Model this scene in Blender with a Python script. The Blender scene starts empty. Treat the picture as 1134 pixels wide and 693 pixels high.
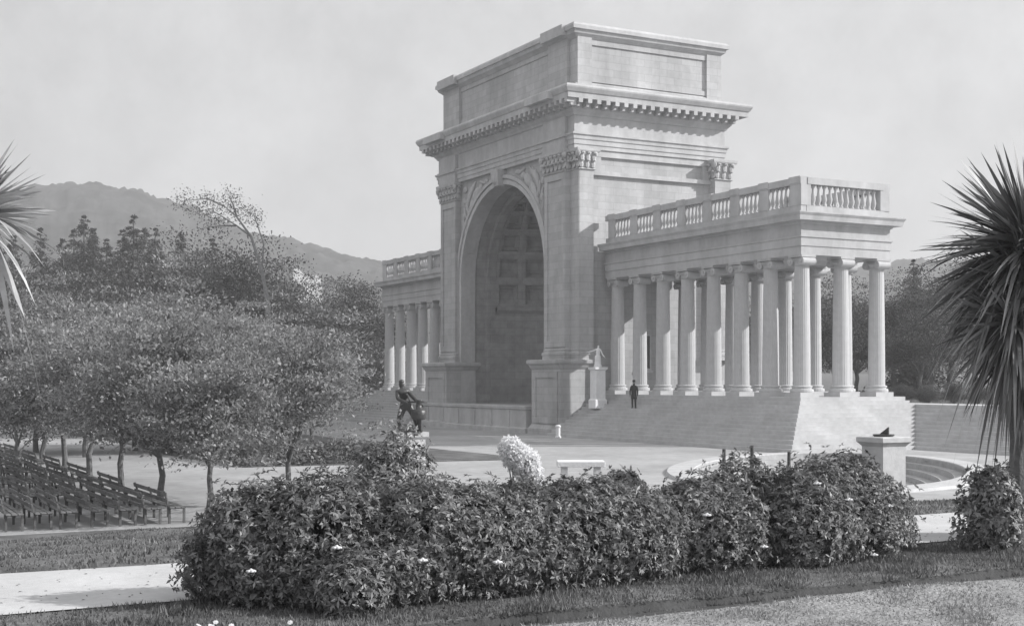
import bpy, bmesh, math, random
import numpy as np
from mathutils import Vector, Matrix, Quaternion, noise as mnoise
PI = math.pi
random.seed(7); rng = np.random.default_rng(7)
sc = bpy.context.scene
COL = sc.collection
# ------------------------------------------------------------------ camera frame (metres, plaza near z 0.3)
EYE = 4.1; FPX = 1480.0
TH = math.radians(28.1528)
FW = Vector((-math.cos(TH), math.sin(TH), 0)); RT = Vector((math.sin(TH), math.cos(TH), 0))
def W(px, t):                       # bearing + distance -> ground-plan point
    p = FW*t + RT*((px-567)/FPX*t); return p.x, p.y
def zat(py, t): return EYE + (421-py)*t/FPX

# ------------------------------------------------------------------ helpers
def tag(o, label=None, cat=None, group=None, kind=None):
    if label: o['label'] = label
    if cat: o['category'] = cat
    if group: o['group'] = group
    if kind: o['kind'] = kind
    return o
def empty(name, loc, label, cat, group=None, rz=0):
    o = bpy.data.objects.new(name, None); COL.objects.link(o)
    o.location = loc; o.rotation_euler = (0, 0, rz); o.empty_display_size = .3
    return tag(o, label, cat, group)
def add_obj(name, me, parent=None, loc=None):
    o = bpy.data.objects.new(name, me); COL.objects.link(o)
    if parent: o.parent = parent
    if loc is not None: o.location = loc
    return o
class MB:
    def __init__(s, off=(0,0,0)): s.v=[]; s.f=[]; s.off=off
    def add(s, vs, fs):
        n=len(s.v); s.v += [tuple(p) for p in vs]; s.f += [tuple(i+n for i in f) for f in fs]; return s
    def box(s, x0,x1,y0,y1,z0,z1):
        return s.add([(x0,y0,z0),(x1,y0,z0),(x1,y1,z0),(x0,y1,z0),(x0,y0,z1),(x1,y0,z1),(x1,y1,z1),(x0,y1,z1)],
            [(0,3,2,1),(4,5,6,7),(0,1,5,4),(1,2,6,5),(2,3,7,6),(3,0,4,7)])
    def frustum(s, r0, r1, z0, z1):  # r = (x0,x1,y0,y1)
        a,b=r0,r1
        return s.add([(a[0],a[2],z0),(a[1],a[2],z0),(a[1],a[3],z0),(a[0],a[3],z0),(b[0],b[2],z1),(b[1],b[2],z1),(b[1],b[3],z1),(b[0],b[3],z1)],
            [(0,3,2,1),(4,5,6,7),(0,1,5,4),(1,2,6,5),(2,3,7,6),(3,0,4,7)])
    def profile(s, r, prof):         # moulding run round a rectangle: prof = [(z, outset)...]
        x0,x1,y0,y1=r; vs=[]; fs=[]
        for z,o in prof: vs += [(x0-o,y0-o,z),(x1+o,y0-o,z),(x1+o,y1+o,z),(x0-o,y1+o,z)]
        for k in range(len(prof)-1):
            for i in range(4):
                j=(i+1)%4; fs.append((4*k+i,4*k+j,4*k+4+j,4*k+4+i))
        fs.append((3,2,1,0)); n=4*(len(prof)-1); fs.append((n,n+1,n+2,n+3))
        return s.add(vs,fs)
    def prism(s, poly, z0, z1):      # poly ccw in XY
        n=len(poly)
        return s.add([(x,y,z0) for x,y in poly]+[(x,y,z1) for x,y in poly],
            [tuple(range(n-1,-1,-1)),tuple(range(n,2*n))]+[(i,(i+1)%n,n+(i+1)%n,n+i) for i in range(n)])
    def prism_y(s, poly, y0, y1):    # poly in XZ ccw seen from -Y
        n=len(poly)
        return s.add([(x,y0,z) for x,z in poly]+[(x,y1,z) for x,z in poly],
            [tuple(range(n)),tuple(range(2*n-1,n-1,-1))]+[(i,n+i,n+(i+1)%n,(i+1)%n) for i in range(n)])
    def lathe(s, cx, cy, prof, seg=20, rf=None):
        vs=[];fs=[]
        for r,z in prof:
            for i in range(seg):
                a=2*PI*i/seg; q=r*(rf(i,z) if rf else 1)
                vs.append((cx+q*math.cos(a),cy+q*math.sin(a),z))
        for k in range(len(prof)-1):
            for i in range(seg):
                j=(i+1)%seg; fs.append((k*seg+i,k*seg+j,(k+1)*seg+j,(k+1)*seg+i))
        fs.append(tuple(range(seg-1,-1,-1))); n=(len(prof)-1)*seg; fs.append(tuple(range(n,n+seg)))
        return s.add(vs,fs)
    def tube(s, pts, rad, seg=6):
        pts=[Vector(p) for p in pts]; vs=[];fs=[]
        for k,p in enumerate(pts):
            d=(pts[min(k+1,len(pts)-1)]-pts[max(k-1,0)]).normalized()
            u=d.orthogonal().normalized() if k==0 else (u-d*u.dot(d)).normalized()
            w=d.cross(u)
            for i in range(seg):
                a=2*PI*i/seg; vs.append(tuple(p+(u*math.cos(a)+w*math.sin(a))*rad[k]))
        for k in range(len(pts)-1):
            for i in range(seg):
                j=(i+1)%seg; fs.append((k*seg+i,k*seg+j,(k+1)*seg+j,(k+1)*seg+i))
        fs.append(tuple(range(seg-1,-1,-1))); n=(len(pts)-1)*seg; fs.append(tuple(range(n,n+seg)))
        return s.add(vs,fs)
    def blob(s, c, r, rot=None, n=8, m=6):
        vs=[(0,0,-1)]
        for k in range(1,m):
            t=-PI/2+PI*k/m
            for i in range(n):
                a=2*PI*i/n; vs.append((math.cos(t)*math.cos(a),math.cos(t)*math.sin(a),math.sin(t)))
        vs.append((0,0,1)); fs=[]
        for i in range(n):
            j=(i+1)%n; fs.append((0,1+j,1+i))
            for k in range(m-2): fs.append((1+k*n+i,1+k*n+j,1+(k+1)*n+j,1+(k+1)*n+i))
            fs.append((1+(m-2)*n+i,1+(m-2)*n+j,len(vs)-1))
        M = rot if rot else Matrix.Identity(3)
        return s.add([tuple(Vector(c)+M@Vector((v[0]*r[0],v[1]*r[1],v[2]*r[2]))) for v in vs], fs)
    def mesh(s, name, mat, smooth=False):
        me=bpy.data.meshes.new(name); o=s.off
        me.from_pydata([(x-o[0],y-o[1],z-o[2]) for x,y,z in s.v],[],s.f); me.update()
        if smooth: me.polygons.foreach_set('use_smooth',[True]*len(me.polygons))
        me.materials.append(mat); return me
    def build(s, name, mat, parent=None, smooth=False, bevel=0):
        me=s.mesh(name,mat,smooth); o=add_obj(name,me,parent)
        if not parent and any(s.off): o.location=s.off
        if bevel:
            b=o.modifiers.new('Bevel','BEVEL'); b.width=bevel; b.segments=1; b.limit_method='ANGLE'
        return o
def np_mesh(name, V, nper, mat, quads=True):
    """V: (N*nper,3) vertices, one polygon per run of nper verts"""
    me=bpy.data.meshes.new(name); n=len(V)//nper
    me.vertices.add(len(V)); me.vertices.foreach_set('co',V.astype(np.float32).ravel())
    me.loops.add(len(V)); me.loops.foreach_set('vertex_index',np.arange(len(V),dtype=np.int32))
    me.polygons.add(n); me.polygons.foreach_set('loop_start',np.arange(0,len(V),nper,dtype=np.int32))
    me.update(calc_edges=True); me.materials.append(mat); return me
def norm(a): return a/np.maximum(np.linalg.norm(a,axis=-1,keepdims=True),1e-9)
def leaf_verts(C,A,N,L,Wd,fold=.12):
    A=norm(A); S=norm(np.cross(A,N)); Nn=np.cross(S,A); L=L[:,None]; Wd=Wd[:,None]
    v=np.stack([C, C+A*L*.5+S*Wd*.5+Nn*Wd*fold, C+A*L-Nn*L*.12, C+A*L*.5-S*Wd*.5+Nn*Wd*fold],1)
    return v.reshape(-1,3)

# ------------------------------------------------------------------ materials
def g(v, tint=.012): return (v*(1-tint*.5), v*(1-tint*.35), v*(1+tint), 1)
def mat(name, base, var=.25, scale=3.0, rough=.8, streak=False, bump=.0, bscale=20, spec=.3, island=0, trans=0, brick=None, scale2=None, s2a=.22, lo=None, hi=None):
    m=bpy.data.materials.new(name); m.use_nodes=True; nt=m.node_tree; N=nt.nodes; L=nt.links
    b=N['Principled BSDF']; b.inputs['Roughness'].default_value=rough; b.inputs['Specular IOR Level'].default_value=spec
    tc=N.new('ShaderNodeTexCoord'); geo=N.new('ShaderNodeNewGeometry')
    src=tc.outputs['Object']
    mp=N.new('ShaderNodeMapping'); L.new(src,mp.inputs[0])
    mp.inputs['Scale'].default_value=(1,1,.22) if streak else (1,1,1)
    n1=N.new('ShaderNodeTexNoise'); n1.inputs['Scale'].default_value=scale; n1.inputs['Detail'].default_value=6; n1.inputs['Roughness'].default_value=.62
    L.new(mp.outputs[0],n1.inputs['Vector'])
    mr=N.new('ShaderNodeMapRange'); mr.inputs[1].default_value=.3; mr.inputs[2].default_value=.7
    mr.inputs[3].default_value=base*(1-var) if lo is None else lo; mr.inputs[4].default_value=base*(1+var) if hi is None else hi
    L.new(n1.outputs[0],mr.inputs[0]); val=mr.outputs[0]
    if scale2:
        n3=N.new('ShaderNodeTexNoise'); n3.inputs['Scale'].default_value=scale2; n3.inputs['Detail'].default_value=4
        L.new(src,n3.inputs['Vector']); m3=N.new('ShaderNodeMapRange'); m3.inputs[1].default_value=.3; m3.inputs[2].default_value=.7; m3.inputs[3].default_value=1-s2a; m3.inputs[4].default_value=1+s2a
        L.new(n3.outputs[0],m3.inputs[0]); q=N.new('ShaderNodeMath'); q.operation='MULTIPLY'; L.new(val,q.inputs[0]); L.new(m3.outputs[0],q.inputs[1]); val=q.outputs[0]
    if island:
        m2=N.new('ShaderNodeMapRange'); m2.inputs[3].default_value=1-island; m2.inputs[4].default_value=1+island
        L.new(geo.outputs['Random Per Island'],m2.inputs[0]); q=N.new('ShaderNodeMath'); q.operation='MULTIPLY'
        L.new(val,q.inputs[0]); L.new(m2.outputs[0],q.inputs[1]); val=q.outputs[0]
    hgt=None
    if brick:
        sx=N.new('ShaderNodeSeparateXYZ'); L.new(src,sx.inputs[0]); ad=N.new('ShaderNodeMath'); ad.operation='ADD'
        L.new(sx.outputs[0],ad.inputs[0]); L.new(sx.outputs[1],ad.inputs[1]); cb=N.new('ShaderNodeCombineXYZ')
        L.new(ad.outputs[0],cb.inputs[0]); L.new(sx.outputs[2],cb.inputs[1])
        bt=N.new('ShaderNodeTexBrick'); bt.inputs['Scale'].default_value=1; bt.inputs['Brick Width'].default_value=brick[0]; bt.inputs['Row Height'].default_value=brick[1]
        bt.inputs['Mortar Size'].default_value=.014; bt.inputs['Mortar Smooth'].default_value=.3; bt.inputs['Color1'].default_value=(1,1,1,1); bt.inputs['Color2'].default_value=(.87,.87,.87,1); bt.inputs['Mortar'].default_value=(.7,.7,.7,1)
        L.new(cb.outputs[0],bt.inputs['Vector']); rb=N.new('ShaderNodeRGBToBW'); L.new(bt.outputs[0],rb.inputs[0])
        q=N.new('ShaderNodeMath'); q.operation='MULTIPLY'; L.new(val,q.inputs[0]); L.new(rb.outputs[0],q.inputs[1]); val=q.outputs[0]
    cc=N.new('ShaderNodeCombineColor')
    for i,k in enumerate((.996,.998,1.012)):
        q=N.new('ShaderNodeMath'); q.operation='MULTIPLY'; q.inputs[1].default_value=k; L.new(val,q.inputs[0]); L.new(q.outputs[0],cc.inputs[i])
    L.new(cc.outputs[0],b.inputs['Base Color'])
    if bump:
        n2=N.new('ShaderNodeTexNoise'); n2.inputs['Scale'].default_value=bscale; n2.inputs['Detail'].default_value=5; L.new(src,n2.inputs['Vector'])
        bp=N.new('ShaderNodeBump'); bp.inputs['Strength'].default_value=bump; bp.inputs['Distance'].default_value=.05
        L.new(n2.outputs[0],bp.inputs['Height']); L.new(bp.outputs[0],b.inputs['Normal'])
    if trans:
        tr=N.new('ShaderNodeBsdfTranslucent'); L.new(cc.outputs[0],tr.inputs[0]); mx=N.new('ShaderNodeMixShader'); mx.inputs[0].default_value=trans
        L.new(b.outputs[0],mx.inputs[1]); L.new(tr.outputs[0],mx.inputs[2]); L.new(mx.outputs[0],N['Material Output'].inputs['Surface'])
    return m
M={}
M['stone']=mat('sandstone',.44,.2,.45,.85,streak=True,bump=.08,bscale=9,brick=(1.3,.52),scale2=2.5,s2a=.06)
M['stone_plain']=mat('carved sandstone',.45,.18,.7,.85,streak=True,bump=.08,bscale=12,scale2=3,s2a=.06)
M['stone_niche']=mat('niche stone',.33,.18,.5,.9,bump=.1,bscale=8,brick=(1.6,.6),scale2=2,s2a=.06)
M['column']=mat('column stone',.48,.10,.9,.8,streak=True,bump=.05,bscale=14,scale2=3,s2a=.05)
M['step']=mat('step stone',.47,.12,.6,.9,bump=.08,bscale=10,scale2=3,s2a=.07)
M['gravel']=mat('pale gravel',.35,.17,.22,.95,bump=.3,bscale=30,scale2=2.2,s2a=.10)
M['path']=mat('pale path gravel',.46,.12,.9,.95,bump=.15,bscale=60,scale2=14,s2a=.06)
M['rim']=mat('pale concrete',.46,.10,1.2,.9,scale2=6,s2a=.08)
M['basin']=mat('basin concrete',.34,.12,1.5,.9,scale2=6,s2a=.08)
M['lawn']=mat('lawn ground',.12,.45,.9,.95,bump=.6,bscale=30,scale2=14)
M['drylawn']=mat('worn lawn',.28,.22,1.6,.95,bump=.8,bscale=25,scale2=18)
M['grass']=mat('grass blade',.15,.3,1.0,.7,island=.45,trans=.3)
M['drygrass']=mat('dry grass blade',.29,.2,1.4,.8,island=.3,trans=.3)
M['rhodo']=mat('glossy rhododendron leaf',.20,.35,1.5,.45,spec=.38,island=.65,trans=.35)
M['rose']=mat('pale shrub leaf',.22,.3,1.5,.5,spec=.45,island=.6,trans=.15)
M['leaf']=mat('elm leaf',.26,.3,.7,.6,spec=.35,island=.5,trans=.4)
M['leafdark']=mat('evergreen foliage',.10,.35,.3,.7,spec=.2,island=.45,trans=.1)
M['leafmid']=mat('tree foliage',.13,.35,.25,.7,spec=.2,island=.45,trans=.12)
M['bark']=mat('bark',.13,.3,6,.9,bump=.5,bscale=20)
M['barkpale']=mat('pale bark',.26,.3,6,.9,bump=.5,bscale=20)
M['palm']=mat('sword leaf',.15,.3,2,.3,spec=.7,island=.6,trans=.1)
M['palmgrey']=mat('grey sword leaf',.30,.3,2,.4,spec=.5,island=.5,trans=.2)
M['soil']=mat('bare soil',.055,.3,3,.95,bump=.4)
M['palmpale']=mat('bleached sword leaf',.36,.3,2,.5,spec=.4,island=.4,trans=.1)
M['flower']=mat('white petals',.78,.05,8,.6,trans=.3)
M['blossom']=mat('white blossom mass',.85,.05,3,.6,island=.06,trans=.45)
M['white']=mat('white paint',.75,.06,4,.5)
M['marble']=mat('white marble',.8,.08,3,.5,bump=.2)
M['pedestal']=mat('pale pedestal stone',.46,.10,2,.8,bump=.1,scale2=4,s2a=.06)
M['bronze']=mat('dark bronze',.035,.35,4,.4,spec=.6,bump=.3)
M['bench']=mat('bench slat wood',.16,.35,2,.7,scale2=9)
M['iron']=mat('painted iron',.10,.3,4,.6)
M['glass']=mat('dark window glass',.03,.1,2,.15,spec=.6)
M['cloth']=mat('dark suit cloth',.035,.2,6,.9)
M['skin']=mat('skin',.32,.08,6,.6)
M['hill']=mat('wooded hill',.042,.5,.02,.95,scale2=.12,s2a=.5,bump=1,bscale=.3)
M['sand']=mat('bare sand slope',.38,.1,.05,.95)
M['wood']=mat('weathered stake',.09,.3,6,.9)

# ------------------------------------------------------------------ GROUND (structure)
PX0=-13.45                      # far edge of the garden path
BC=Vector((-43.6,38.6)); BU=Vector((-.714,.70)); BN=Vector((.70,.714)); BA,BB=11.5,5.5
def basin_r(x,y):
    d=Vector((x,y))-BC; return math.hypot(d.dot(BU)/BA, d.dot(BN)/BB)
def smooth(a): a=max(0,min(1,a)); return a*a*(3-2*a)
def gz(x,y):
    T2=-34.6+4.6*smooth((y-12)/20)
    a=(PX0-.15-x)/(PX0-.15-T2)
    z=2.25-1.95*(max(0,min(1,a))*.8+.2*smooth(a))
    if x>PX0: z=2.25
    # roll of the lawn near the eye
    if x>-9.13: z=2.205+.03*mnoise.noise(Vector((x*.5,y*.5,0)))+.02*mnoise.noise(Vector((x*2,y*2,3)))
    if -9.245<x<-9.04: z=2.178
    elif -11.1<x<=-9.13: z=2.25+.035*mnoise.noise(Vector((x*1.1,y*.9,5)))
    if x<PX0-1 and x>T2: z+=.10*mnoise.noise(Vector((x*.35,y*.35,1)))*min(1,(PX0-1-x)/2)*min(1,(x-T2)/2)
    if x<-37 and y>57.3: z=.3+2.32*smooth((y-57.3)/.6)
    # land rises far behind
    d=math.hypot(x,y)
    if d>170: z+= (d-170)*.012
    return z
def grid_axis(lo,hi,fine,coarse):
    out=[]; x=lo
    return out
def axis(segs):
    out=[]
    for a,b,n in segs: out += [a+(b-a)*i/n for i in range(n)]
    out.append(segs[-1][1]); return out
XS=axis([(-2500,-400,14),(-400,-140,18),(-140,-60,50),(-60,-34,65),(-34,-13.45,42),(-13.45,-11.2,4),(-11.2,-9.30,13),(-9.30,-9.24,1),(-9.24,-9.05,1),(-9.04,-3,36),(-3,20,12),(20,300,8)])
YS=axis([(-600,-60,10),(-60,-4,20),(-4,16,80),(16,50,75),(50,57.3,8),(57.3,57.9,3),(57.9,80,12),(80,400,24),(400,2500,12)])
V=[];Fc=[]
for x in XS:
    for y in YS: V.append((x,y,gz(x,y)))
ny=len(YS)
for i in range(len(XS)-1):
    for j in range(ny-1):
        cs=[(XS[i],YS[j]),(XS[i+1],YS[j]),(XS[i+1],YS[j+1]),(XS[i],YS[j+1])]
        if all(basin_r(*c)<1.06 for c in cs): continue
        Fc.append((i*ny+j,(i+1)*ny+j,(i+1)*ny+j+1,i*ny+j+1))
mb=MB(); mb.v=V; mb.f=Fc
me=mb.mesh('ground',M['lawn'],True); me.materials.append(M['drylawn']); me.materials.append(M['soil'])
for p in me.polygons:
    if p.center.x>-9.05 : p.material_index=1
    elif p.center.x>-9.29 and -60<p.center.y<60: p.material_index=2
tag(add_obj('ground',me),kind='structure')
# plaza gravel: follows the ground, 1 cm above it, hole for the basin
V=[];Fc=[]; idx={}
PX=axis([(-140,-56,60),(-56,-27.5,72)]); PY=axis([(-30,16,46),(16,50,86),(50,57,14)])
def inplaza(x,y):
    T2=-34.3+4.6*smooth((y-12)/20)+.5*mnoise.noise(Vector((x*.3,y*.3,9)))
    if x>T2: return False
    return True
for x in PX:
    for y in PY: V.append((x,y,gz(x,y)+.012))
ny=len(PY)
for i in range(len(PX)-1):
    for j in range(ny-1):
        cs=[(PX[i],PY[j]),(PX[i+1],PY[j]),(PX[i+1],PY[j+1]),(PX[i],PY[j+1])]
        if all(basin_r(*c)<1.06 for c in cs): continue
        if not inplaza(*cs[1]): continue
        Fc.append((i*ny+j,(i+1)*ny+j,(i+1)*ny+j+1,i*ny+j+1))
mb=MB(); mb.v=V; mb.f=Fc
tag(add_obj('plaza_gravel',mb.mesh('plaza_gravel',M['gravel'])),kind='structure')
# garden path strip
mb=MB(); vs=[];n=60
for k in range(n+1):
    y=-14+60*k/n; w0=.10*mnoise.noise(Vector((0,y*.5,2))); w1=.12*mnoise.noise(Vector((4,y*.45,7)))
    for x in (-13.5+w0,-12.3,-11.15+w1): vs.append((x,y,2.262))
for k in range(n): 
    for q in (0,1): mb.f.append((3*k+q,3*k+q+1,3*k+q+4,3*k+q+3))
mb.v=vs
tag(mb.build('garden_path',M['path']),kind='structure')
# lawn parterre on the plaza under the trees
mb=MB(); n=24; poly=[]
def rect_wobble(x0,x1,y0,y1,amp,seed):
    pts=[]
    for (ax,ay,bx,by) in ((x0,y0,x1,y0),(x1,y0,x1,y1),(x1,y1,x0,y1),(x0,y1,x0,y0)):
        for k in range(10):
            x=ax+(bx-ax)*k/10; y=ay+(by-ay)*k/10
            pts.append((x+amp*mnoise.noise(Vector((x*.2,y*.2,seed))),y+amp*mnoise.noise(Vector((x*.2,y*.2,seed+5)))))
    return pts
mb.prism(rect_wobble(-99,-56.5,17,31,.8,1),.2,.36)
tag(mb.build('lawn_parterre',M['lawn']),kind='structure')

# ------------------------------------------------------------------ BASIN (sunken stepped oval)
def ering(k,z,n=72):
    """ring of points inset k metres (negative = outside)"""
    out=[]
    for i in range(n):
        a=2*PI*i/n; p=BC+BU*((BA-k)*math.cos(a))+BN*((BB-k)*math.sin(a)); out.append((p.x,p.y,z))
    return out
bas=empty('sunken_basin',(BC.x,BC.y,.3),'sunken oval basin with concentric stone steps in the gravel plaza','basin')
def rings(mb,lst,n=72):
    for ring in lst: mb.v += ring
    for k in range(len(lst)-1):
        for i in range(n):
            j=(i+1)%n; mb.f.append((k*n+i,(k+1)*n+i,(k+1)*n+j,k*n+j))
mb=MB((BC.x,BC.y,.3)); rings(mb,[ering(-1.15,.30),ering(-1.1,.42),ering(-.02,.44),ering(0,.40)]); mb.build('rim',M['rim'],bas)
mb=MB((BC.x,BC.y,.3)); L_=[ering(.0,.40)]; z=.40;k=0.0
for s_ in range(8):
    z-=.24; L_.append(ering(k+.02,z)); k+=.5; L_.append(ering(k,z))
rings(mb,L_); n=72; mb.f.append(tuple(len(mb.v)-n+i for i in range(n)))
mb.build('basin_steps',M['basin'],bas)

# ------------------------------------------------------------------ TEMPLE
T0=(-90.7,47.4,0)
temple=empty('music_temple',T0,'sandstone open air music temple with tall coffered arch and colonnaded wings','temple')
def tb(): return MB(T0)
XL,XR=-101.9,-79.5; YF=47.4; YB=60.5; AC=-90.9; AR=6.95; ZS=12.25
# body: front wall with arch
arc=[(AC-AR*math.cos(PI*k/36),ZS+AR*math.sin(PI*k/36)) for k in range(37)]
mb=tb(); mb.prism_y([(XL+.02,0),(AC-AR,0)]+arc+[(AC+AR,0),(XR-.02,0),(XR-.02,20.2),(XL+.02,20.2)],47.8,49.0)
mb.box(XR-1.4,XR-.4,49.0,YB-1.2,0,20.2); mb.box(XL+.4,XL+1.4,49.0,YB-1.2,0,20.2)   # side walls, recessed
mb.box(XL+.4,XR-.4,YB-1.2,YB-.3,0,20.2)
mb.box(XR-1.6,XR,YB-1.25,YB,0,20.2); mb.box(XL,XL+1.6,YB-1.25,YB,0,20.2)   # rear pylons
mb.box(XL+1.4,XR-1.4,49.0,YB-1.2,20.0,20.19); mb.box(-104.56,-101.91,47.95,57,0,3.14)
mb.build('wall',M['stone'],temple)
# pylons: pilaster pairs
def pilaster(x0,x1,y0,y1,z0,z1,nm='pilaster'):
    mb=tb(); mb.box(x0,x1,y0,y1,z0,z1)
    # raised frame => sunken panel on the front
    w=x1-x0
    if w>2:
        for a,b in ((x0+.003,x0+.42),(x1-.42,x1-.003)): mb.box(a,b,y0-.09,y0-.001,z0+.9,z1-.05)
        mb.box(x0+.42,x1-.42,y0-.09,y0-.001,z1-.5,z1-.05); mb.box(x0+.42,x1-.42,y0-.09,y0-.001,z0+.9,z0+1.35)
    mb.profile((x0,x1,y0,y1),[(z0,.16),(z0+.3,.16),(z0+.34,.2),(z0+.5,.2),(z0+.56,.1),(z0+.7,.12),(z0+.8,.003)])
    p=mb.build(nm,M['stone'],temple)
    c=tb(); zc=z1
    c.profile((x0,x1,y0,y1),[(zc,.03),(zc+.08,.12),(zc+.16,.04)])
    c.frustum((x0,x1,y0,y1),(x0-.22,x1+.22,y0-.22,y1+.1),zc+.16,zc+1.25)
    n=max(2,round(w/.55))
    for tier in (0,1):
        for i in range(n+1):
            x=x0+(w)*(i+.5*(tier))/n
            if x>x1+.05: continue
            o=.05+.12*tier; zz=zc+.2+.48*tier
            R=Matrix.Rotation(-.35,3,'X')
            c.blob((x,y0-o-.05,zz+.22),(.2,.1,.3),R,6,4); c.blob((x,y0-o-.2,zz+.46),(.16,.13,.09),None,6,4)
        m_=max(1,round((y1-y0)/.6))
        for i in range(m_+1):
            y=y0+(y1-y0)*(i+.2)/(m_+.4); o=.05+.12*tier; zz=zc+.2+.48*tier
            for sx,xx in ((1,x1),(-1,x0)):
                c.blob((xx+sx*(o+.05),y,zz+.22),(.1,.2,.3),None,6,4); c.blob((xx+sx*(o+.2),y,zz+.46),(.13,.16,.09),None,6,4)
    for sx,xx in ((1,x1+.2),(-1,x0-.2)):
        c.blob((xx,y0-.25,zc+1.12),(.26,.16,.24),None,8,6)
        c.blob((xx,y1,zc+1.12),(.2,.2,.22),None,8,6)
    c.profile((x0,x1,y0,y1),[(zc+1.25,.32),(zc+1.34,.36),(zc+1.5,.36)])
    cp=MB.build(c,'capital',M['stone_plain'],p)
    return p
for s in (0,1):
    mx=lambda a,b:(a,b) if s==0 else (2*AC-b,2*AC-a)
    if s==0:
        pilaster(-83.5,-80.62,YF,48.6,5.55,18.7); pilaster(-80.6,XR,47.85,49.0,5.55,18.7)
    else:
        pilaster(-101.0,-98.2,YF,48.6,5.55,18.7); pilaster(XL,-101.02,47.85,49.0,5.55,18.7)
# rear side pilasters (seen above the wing)
pilaster(XR-.9,XR+.35,YB-1.3,YB+.1,5.55,18.7)
pilaster(XL-.35,XL+.9,YB-1.3,YB+.1,5.55,18.7)
# pedestals
for x0,x1 in ((-83.65,-79.42),(-101.95,-97.7)):
    mb=tb(); mb.box(x0+.1,x1-.06,46.3,49.0,0,5.0)
    for a,b in ((x0+.4,x1-.4),): 
        mb.box(a,b,46.22,46.3,4.3,4.7); mb.box(a,b,46.22,46.3,1.1,1.5); mb.box(a,a+.4,46.22,46.3,1.5,4.3); mb.box(b-.4,b,46.22,46.3,1.5,4.3)
    mb.profile((x0+.1,x1-.06,46.3,49.0),[(0.0,.22),(.7,.22),(.8,.12),(1.0,.003)])
    mb.profile((x0+.1,x1-.06,46.3,49.0),[(4.85,.0),(5.0,.1),(5.15,.16),(5.3,.28),(5.5,.28),(5.55,.2)])
    mb.build('pedestal',M['stone'],temple)
# stage platform
mb=tb(); mb.box(-104.4,-84.2,46.2,47.9,0,1.95); mb.profile((-104.4,-84.2,46.2,47.9),[(1.95,.0),(2.02,.1),(2.2,.12),(2.25,.1)])
mb.profile((-104.4,-84.2,46.2,47.9),[(0,.16),(.62,.16),(.7,.003)])
for k in range(7): mb.box(-104.1+2.86*k,-103.8+2.86*k,46.13,46.2,.7,1.95)
mb.build('stage_front',M['stone_plain'],temple)
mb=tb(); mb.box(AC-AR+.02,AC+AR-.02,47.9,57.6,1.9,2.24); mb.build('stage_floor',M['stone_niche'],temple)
# arch moulding
def arch_ring(mb,r0,r1,y0,y1,zb):
    n=40; vs=[]; 
    def pt(r,k): a=PI*k/n; return (AC-r*math.cos(a),ZS+r*math.sin(a))
    for k in range(n+1):
        for r,y in ((r0,y0),(r1,y0),(r1,y1),(r0,y1)):
            x,z=pt(r,k); vs.append((x,y,z))
    fs=[]
    for k in range(n):
        for q in range(4): a=4*k+q; b=4*k+(q+1)%4; fs.append((a,b,b+4,a+4))
    mb.add(vs,fs)
    for sx in (-1,1):
        xa,xb=sorted((AC+sx*r0,AC+sx*r1)); mb.box(xa,xb,y0,y1,zb,ZS)
mb=tb()
arch_ring(mb,AR-.12,AR+.22,47.60,48.9,2.25); arch_ring(mb,AR+.222,AR+.33,47.7,47.85,2.25); arch_ring(mb,AR+.332,AR+.60,47.52,47.85,2.25)
mb.build('arch_moulding',M['stone_plain'],temple)
# keystone
mb=tb(); mb.frustum((AC-.42,AC+.42,47.2,47.8),(AC-.6,AC+.6,47.05,47.8),ZS+AR-.25,20.18); mb.blob((AC,47.15,ZS+AR+.25),(.3,.25,.4)); mb.build('keystone',M['stone_plain'],temple)
# spandrel reliefs: winged figures
for s in (-1,1):
    mb=tb(); Y0=47.74
    def q(dx,z,rx,rz,rot=0,ry=.16):
        mb.blob((AC+s*dx,Y0,z),(rx,ry,rz),Matrix.Rotation(s*rot,3,'Y'),8,6)
    q(3.5,19.35,.28,.3); q(4.3,18.9,.42,.75,-.9,.22); q(5.0,18.1,.4,.8,-.6); q(5.6,17.1,.28,.9,-.35); q(6.1,16.2,.18,.7,-.3)
    for k in range(6): q(4.9+.28*k,19.4-.1*k-.05*k*k,.13,.75-.04*k,-.75+.22*k,.12)
    q(3.2,19.7,.12,.6,1.3,.14); q(5.9,18.0,.14,.6,.4); q(6.4,17.4,.2,.3); q(6.3,19.5,.35,.28,0,.12); q(6.45,18.6,.22,.3,.3,.12)
    q(2.6,19.75,.4,.18,0,.1); q(6.5,16.6,.1,.6,.1)
    mb.build('spandrel_relief',M['stone_plain'],temple)
# niche: soffit barrel, apse, coffered half dome
n=tb(); NR=6.55; NY=50.6
def nyp(a,ph,r):   # a 0..pi round the plan, ph elevation
    return (AC-r*math.cos(ph)*math.cos(a), NY+r*math.cos(ph)*math.sin(a), ZS+r*math.sin(ph))
vs=[];fs=[]
N1=36
path=[(AC-1*AR*math.cos(PI*k/N1),ZS+AR*math.sin(PI*k/N1)) for k in range(N1+1)]; path=[(AC-AR,2.2)]+path+[(AC+AR,2.2)]
path2=[(AC-NR*math.cos(PI*k/N1),ZS+NR*math.sin(PI*k/N1)) for k in range(N1+1)]; path2=[(AC-NR,2.2)]+path2+[(AC+NR,2.2)]
m1=len(path)
rows=[(path,48.95),(path,49.9),(path2,49.9001),(path2,NY)]
for pth,y in rows: vs += [(x,y,z) for x,z in pth]
for r in range(3):
    for k in range(m1-1): fs.append((r*m1+k,r*m1+k+1,(r+1)*m1+k+1,(r+1)*m1+k))
n.add(vs,fs)
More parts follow.
